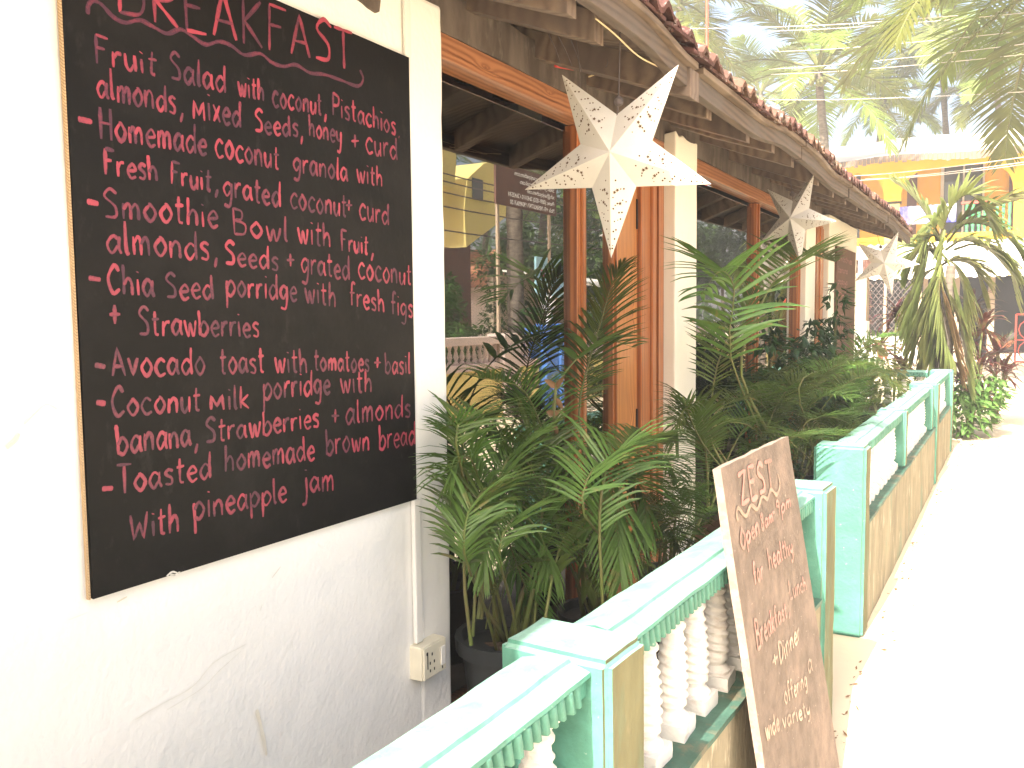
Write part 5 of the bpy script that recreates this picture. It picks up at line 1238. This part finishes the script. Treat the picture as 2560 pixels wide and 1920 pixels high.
# ------------------------------------------------------------------ other side of the road (seen in the window glass)
ow = thing('opposite_balustrade', 'pinkish balustrade on a yellow wall across the road reflected in the window glass', 'balustrade', (4.1, 15, 0))
g = G(); g.box(4.0, 4.22, 7, 12.02, 0, .80); g.box(4.0, 4.22, 12.55, 13.3, 0, .80); g.box(4.0, 4.22, 14.6, 30, 0, .80); g.build('yellow_wall', M_['yellow_pale'], ow)
for (a, b) in ((7, 12.02), (12.55, 13.3), (14.6, 30)):
    g = G(); g.box(3.96, 4.26, a, b, .80, .90); g.box(3.97, 4.25, a, b, 1.20, 1.32); g.build('coping', M_['pink'], ow, bevel=.006)
g = G(); g.box(3.94, 4.28, 12.021, 12.549, 0, 1.36); g.build('post', M_['pink'], ow, bevel=.01)
sb = None
for k in range(96):
    y = 7.1+k*.17
    if 11.95 < y < 12.62 or 13.2 < y < 14.68: continue
    if sb is None:
        g = G(); g.lathe([(.045, 0), (.045, .03), (.02, .07), (.045, .12), (.018, .22), (.03, .26), (.045, .30)], (0, 0, 0), 7); sb = g.build('baluster', M_['pink'], ow, local=True); sb.location = Vector((4.11, y, .9))-rootloc(ow)
    else: inst(sb, ow, Vector((4.11, y, .9))-rootloc(ow))
bpz = thing('blue_gate_pillar', 'blue gate pillar with a white globe lamp across the road reflected in the glass', 'pillar', (4.1, 13.9, 0))
g = G(); g.box(3.85, 4.3, 13.32, 13.75, 0, 1.48); g.box(3.8, 4.35, 13.78, 14.3, 0, 1.50); g.build('pillar_block', M_['bluepaint'], bpz, bevel=.01)
g = G(); g.tube([(4.05, 13.78, 1.4), (4.05, 13.76, 1.8)], .05, 8); g.build('lamp_stem', M_['white'], bpz)
g = G(); g.lathe([(.02, -.13)]+[(.14*math.cos(R(a)), .14*math.sin(R(a))) for a in range(-60, 80, 15)]+[(.005, .14)], (4.05, 13.76, 1.88), 18); g.build('globe', M_['ball'], bpz, smooth=True)
def flat_text(parent, txt, size, y, z, x, m, rot_left=True):
    cu = bpy.data.curves.new('lettering', 'FONT'); cu.body = txt; cu.size = size; cu.extrude = .001; cu.materials.append(m)
    o = bpy.data.objects.new('lettering', cu); C.objects.link(o); bpy.context.view_layer.update(); me = bpy.data.meshes.new_from_object(o); C.objects.unlink(o); o = bpy.data.objects.new('lettering', me); C.objects.link(o); o.parent = parent
    o.rotation_euler = (R(90), 0, R(-90)); o.location = Vector((x, y, z))-rootloc(parent); return o
s_b = thing('brown_contact_sign', 'brown contact board with white lettering across the road reflected in the upper glass', 'sign', (4, 13, 3.4))
g = G(); g.box(4.0, 4.04, 11.9, 14.0, 3.44, 4.1); g.build('board_panel', M_['brownsign'], s_b)
g = G(); g.box(4.041, 4.08, 12.0, 12.06, 0, 4.0); g.box(4.041, 4.08, 13.8, 13.86, 0, 4.0); g.build('sign_post', M_['tan'], s_b)
for k, tx in enumerate(['Website : www.sanjoyathem.com', 'Email : Jonky_j@hotmail.com', 'info@sanjoyathem.com', 'Phone: (0091-832) 2643110 / 2643534', 'Mob: +91-9850657747 / 9049567120']):
    flat_text(s_b, tx, .105, 13.92, 3.97-k*.122, 3.998, M_['signwhite'])
g2 = thing('pale_blue_sign', 'pale blue restaurant board with red lettering across the road reflected in the glass', 'sign', (4.2, 14.5, 1.8))
g = G(); g.box(4.5, 4.54, 14.15, 15.6, 2.0, 2.75); g.box(4.53, 4.56, 14.8, 14.86, 0, 2.0); g.build('board_panel', M_['bluesign'], g2)
flat_text(g2, 'RESTAURANT', .2, 15.52, 2.38, 4.498, M_['signred']); flat_text(g2, 'OPEN', .13, 15.2, 2.15, 4.498, M_['bluepaint'])
ph = thing('yellow_gable_house', 'pale yellow house end with a dark window across the road reflected in the glass', 'house', (9, 19, 0))
g = G(); g.prism([(18.7, 3.45), (20.78, 4.43), (20.78, 5.0), (20.25, 5.0), (20.2, 5.85), (19.6, 5.7), (18.8, 5.2), (18.62, 4.4)], 'x', 9, 12); g.build('upper_wall', M_['yellow_pale'], ph)
g = G(); g.prism([(17.2, 4.9), (18.2, 4.9), (18.3, 5.7), (17.9, 6.1), (17.2, 5.9)], 'x', 9, 12); g.build('side_wall', M_['yellow_pale'], ph)
g = G(); g.box(8.97, 8.995, 19.0, 19.5, 4.7, 5.25); g.build('window', M_['darkglass'], ph)
g = G(); g.prism([(17.2, 0), (19.2, 0), (19.2, 3.6), (18.7, 3.42), (17.2, 3.4)], 'x', 9.2, 12); g.build('lower_wall', M_['door_brown'], ph)
def far_house(name, label, x, y, wx, wy, zw, zr_, m):
    t = thing(name, label, 'house', (x, y, 0), 'tiled houses across the road seen in the glass')
    g = G(); g.box(x, x+wx, y, y+wy, 0, zw); g.build('wall', m, t)
    g = G(); V = []; o_ = .5; cx = x+wx/2; n = 40
    # hip roof as corrugated slopes with tile courses
    g.add([(x-o_, y-o_, zw), (x+wx+o_, y-o_, zw), (x+wx+o_, y+wy+o_, zw), (x-o_, y+wy+o_, zw), (cx, y+wy*.3, zr_), (cx, y+wy*.7, zr_)], [(0, 3, 5, 4), (1, 4, 5, 2), (0, 4, 1), (3, 2, 5), (0, 1, 2, 3)])
    rf_ = g.build('roof', M_['tileroof'], t)
    g = G(); k = 14
    for i in range(k):
        s = i/k; xa = x-o_+(cx-x+o_)*s; z_ = zw+(zr_-zw)*s; ya = y-o_+(wy*.3+o_)*s; yb_ = y+wy+o_-(wy*.3+o_)*s
        for yy in np.arange(ya, yb_, .3): g.box(xa-.02, xa+.25, yy, yy+.24, z_+.02, z_+.07)
    tag(g.build('roof_tiles', M_['tileroof'], rf_), kind='stuff')
far_house('tiled_house', 'low tiled house left in the glass across the road', 15, 30, 6, 5.5, 2.9, 4.75, M_['pink'])
far_house('tiled_house', 'tiled house standing farther behind the brown board in the glass', 16, 37, 7, 7, 3.4, 5.6, M_['white'])
kk = thing('white_roof_kiosk', 'kiosk with a white sheet canopy across the road reflected in the second window', 'kiosk', (6, 22.5, 0))
g = G(); g.hexa([(5, 20.5, 2.2), (9, 20.5, 2.9), (5, 25, 2.2), (9, 25, 2.9), (5, 20.5, 2.25), (9, 20.5, 2.95), (5, 25, 2.25), (9, 25, 2.95)]); g.build('canopy', M_['whitesheet'], kk)
for (a, b) in ((5.2, 20.7), (5.2, 24.8)): g = G(); g.box(a, a+.08, b, b+.08, 0, 2.2); g.build('post', M_['white'], kk)
g = G(); g.box(9, 9.2, 20, 25.5, 0, 2.8); g.box(6.5, 9, 20.4, 20.55, 0, 1.1); g.build('wall', M_['tan'], kk)
def leafy(name, label, loc, rad, n, size, seed, trunk=True, m='leaf_bush', group='leafy trees and bushes across the road'):
    t = thing(name, label, 'tree' if trunk else 'bush', loc, group); rr = random.Random(seed); g = G()
    nc = 16
    for k in range(nc):
        c = Vector((rr.uniform(-1, 1)*rad[0]*.75, rr.uniform(-1, 1)*rad[1]*.75, rad[2]*rr.uniform(.25, 1.75))); r0 = rr.uniform(.3, .5)*min(rad)
        b = leaf_blob(n//nc, (r0, r0, r0*.8), size, rr.randrange(9999), .45, .1); g.add([(v[0]+c.x, v[1]+c.y, v[2]+c.z+(loc[2] if 0 else 0)) for v in b.v], b.f)
    zo = .9 if trunk else 0
    g.v = [(v[0], v[1], v[2]+zo*rad[2]) for v in g.v]
    g.build('crown', M_[m], t, local=True)
    g = G(); g.tube([(0, 0, 0), (.1, .1, rad[2]*1.2)], [.12, .07], 7); g.build('trunk', M_['trunk'], t, local=True)
M_['leaf_bush'] = mat('bush_leaf', (.07, .14, .025), .5, .3, 0, 1, .35, 2, trans=.3, randcol=.2)
leafy('bush', 'leafy bush above the pink balustrade across the road in the first pane', (5.3, 10.4, 0), (1.0, 1.5, 1.35), 6500, .13, 1, trunk=False)
leafy('bush', 'green bush behind the blue gate pillar across the road', (6.5, 14.5, 0), (1.2, 1.8, 1.2), 4500, .14, 2, trunk=False)
leafy('bush', 'low hedge-like bush before the white roof kiosk', (5.2, 18.5, 0), (.8, 2.0, 1.0), 4500, .14, 3, trunk=False)
leafy('leafy_tree', 'round leafy tree left of the tiled houses across the road', (10, 25.5, 0), (2.2, 2.4, 2.0), 6000, .25, 4)
leafy('leafy_tree', 'leafy tree behind the kiosk across the road', (12.5, 31, 0), (2.5, 2.5, 2.4), 6000, .3, 5)
leafy('leafy_tree', 'wide leafy tree far along the other side of the road', (8.5, 40, 0), (3.5, 3.5, 2.8), 7000, .35, 6)
leafy('leafy_tree', 'tall leafy tree behind the yellow gable house', (15, 24, 0), (3, 3, 3.2), 7000, .35, 7)
def palmB(x, y, z, lab, sd_, **k): coconut((x+.6, y, 0), (x, y, z), lab, sd_, **k)
coconut((4.75, 10.55, 0), (5.0, 11.6, 8.5), 'coconut palm with a leaning dark trunk at the left of the reflection', 21, n=20)
coconut((4.8, 13.9, 0), (5.0, 14.1, 8.5), 'coconut palm with a straight trunk beside the brown contact board', 22, n=20)
palmB(11, 27, 6.4, 'coconut palm with yellowing fronds beside the tiled house', 23, n=20)
palmB(12, 36, 6.8, 'coconut palm between the two tiled houses', 24, n=20)
palmB(9, 30, 7.5, 'coconut palm behind the kiosk canopy', 25, n=20)
palmB(17, 33, 8, 'coconut palm behind the low tiled house', 26, n=20)
for i, z in enumerate((3.9, 3.75, 3.55, 3.3, 2.9)):
    cable('reflected_cable', '%s dark cable strung before the yellow gable across the road' % ['topmost', 'second highest', 'middle', 'second lowest', 'lowest'][i], 'cable', [(4.6, 6, z+.2), (4.6, 12, z-.02+.03*i), (4.6, 20, z+.25)], .012, M_['wire'], 'dark cables along the other side of the road', 5)
# vegetation masses closing the far view
def far_mass(label, x0, x1, y, h, n, seed):
    rr = random.Random(seed); g = G()
    for k in range(n):
        x = rr.uniform(x0, x1); hh = h*(.6+.4*noise.noise(Vector((x*.15, seed, 0)))+.2); z = rr.uniform(0, 1)**.7*hh; b_ = rr.uniform(.5, 1.1)
        p = Vector((x, y+rr.uniform(-2, 2), z)); d = Vector((rr.uniform(-1, 1), rr.uniform(-1, 1), rr.uniform(-1, .6))).normalized(); w_ = d.cross(UP).normalized()
        g.add([p, p+d*b_*.4+w_*b_*.25, p+d*b_, p+d*b_*.4-w_*b_*.25], [(0, 1, 2, 3)])
    tag(g.build('far_trees', M_['leaf_bush'], None), label, 'trees', kind='stuff')
far_mass('mass of trees closing the view behind the yellow house', -30, 14, 60, 8.5, 14000, 1)
far_mass('mass of trees behind the houses across the road', 14, 45, 56, 8, 7000, 2)
# ------------------------------------------------------------------ leaf litter and grit
g = G(); rr = random.Random(4)
for k in range(420):
    if k < 170: y = rr.uniform(1.5, 12); x = -.60+.008*y+abs(rr.gauss(0, .05))
    elif k < 330: a = rr.uniform(0, 6.28); q = abs(rr.gauss(0, .5)); x = -.35+q*math.cos(a); y = 11.8+q*math.sin(a)*1.3
    else: x = rr.uniform(-.4, 6); y = rr.uniform(2, 22)
    s_ = rr.uniform(.006, .02); a = rr.uniform(0, 6.28); d = Vector((math.cos(a), math.sin(a), rr.uniform(-.1, .3))); w_ = Vector((-math.sin(a), math.cos(a), rr.uniform(-.3, .3)))*.35
    if 3.9 > y > 1.8 and x < -.35: x += .02
    p = Vector((x, y, .006)); g.add([p-d*s_, p+w_*s_+Vector((0, 0, .004)), p+d*s_+Vector((0, 0, .006)), p-w_*s_], [(0, 1, 2, 3)])
tag(g.build('leaf_litter', M_['leaf_dead'], None), 'dry leaf litter scattered along the foot of the balustrades', 'leaf litter', kind='stuff')
# ------------------------------------------------------------------ haze added to imitate the veiling glare of a lens
hz = G(); hz.box(-125, 125, -65, 165, -1.0, 13.5)
hm = bpy.data.materials.new('glare_haze_mat'); hm.use_nodes = True; nt = hm.node_tree; nt.nodes.remove(nt.nodes['Principled BSDF'])
pv = nt.nodes.new('ShaderNodeVolumePrincipled'); pv.inputs['Color'].default_value = (.98, .975, .96, 1); pv.inputs['Density'].default_value = .0038; pv.inputs['Anisotropy'].default_value = .0
nt.links.new(pv.outputs[0], nt.nodes['Material Output'].inputs['Volume'])
tag(hz.build('glare_haze', hm), kind='stuff')
cy.volume_bounces = 0
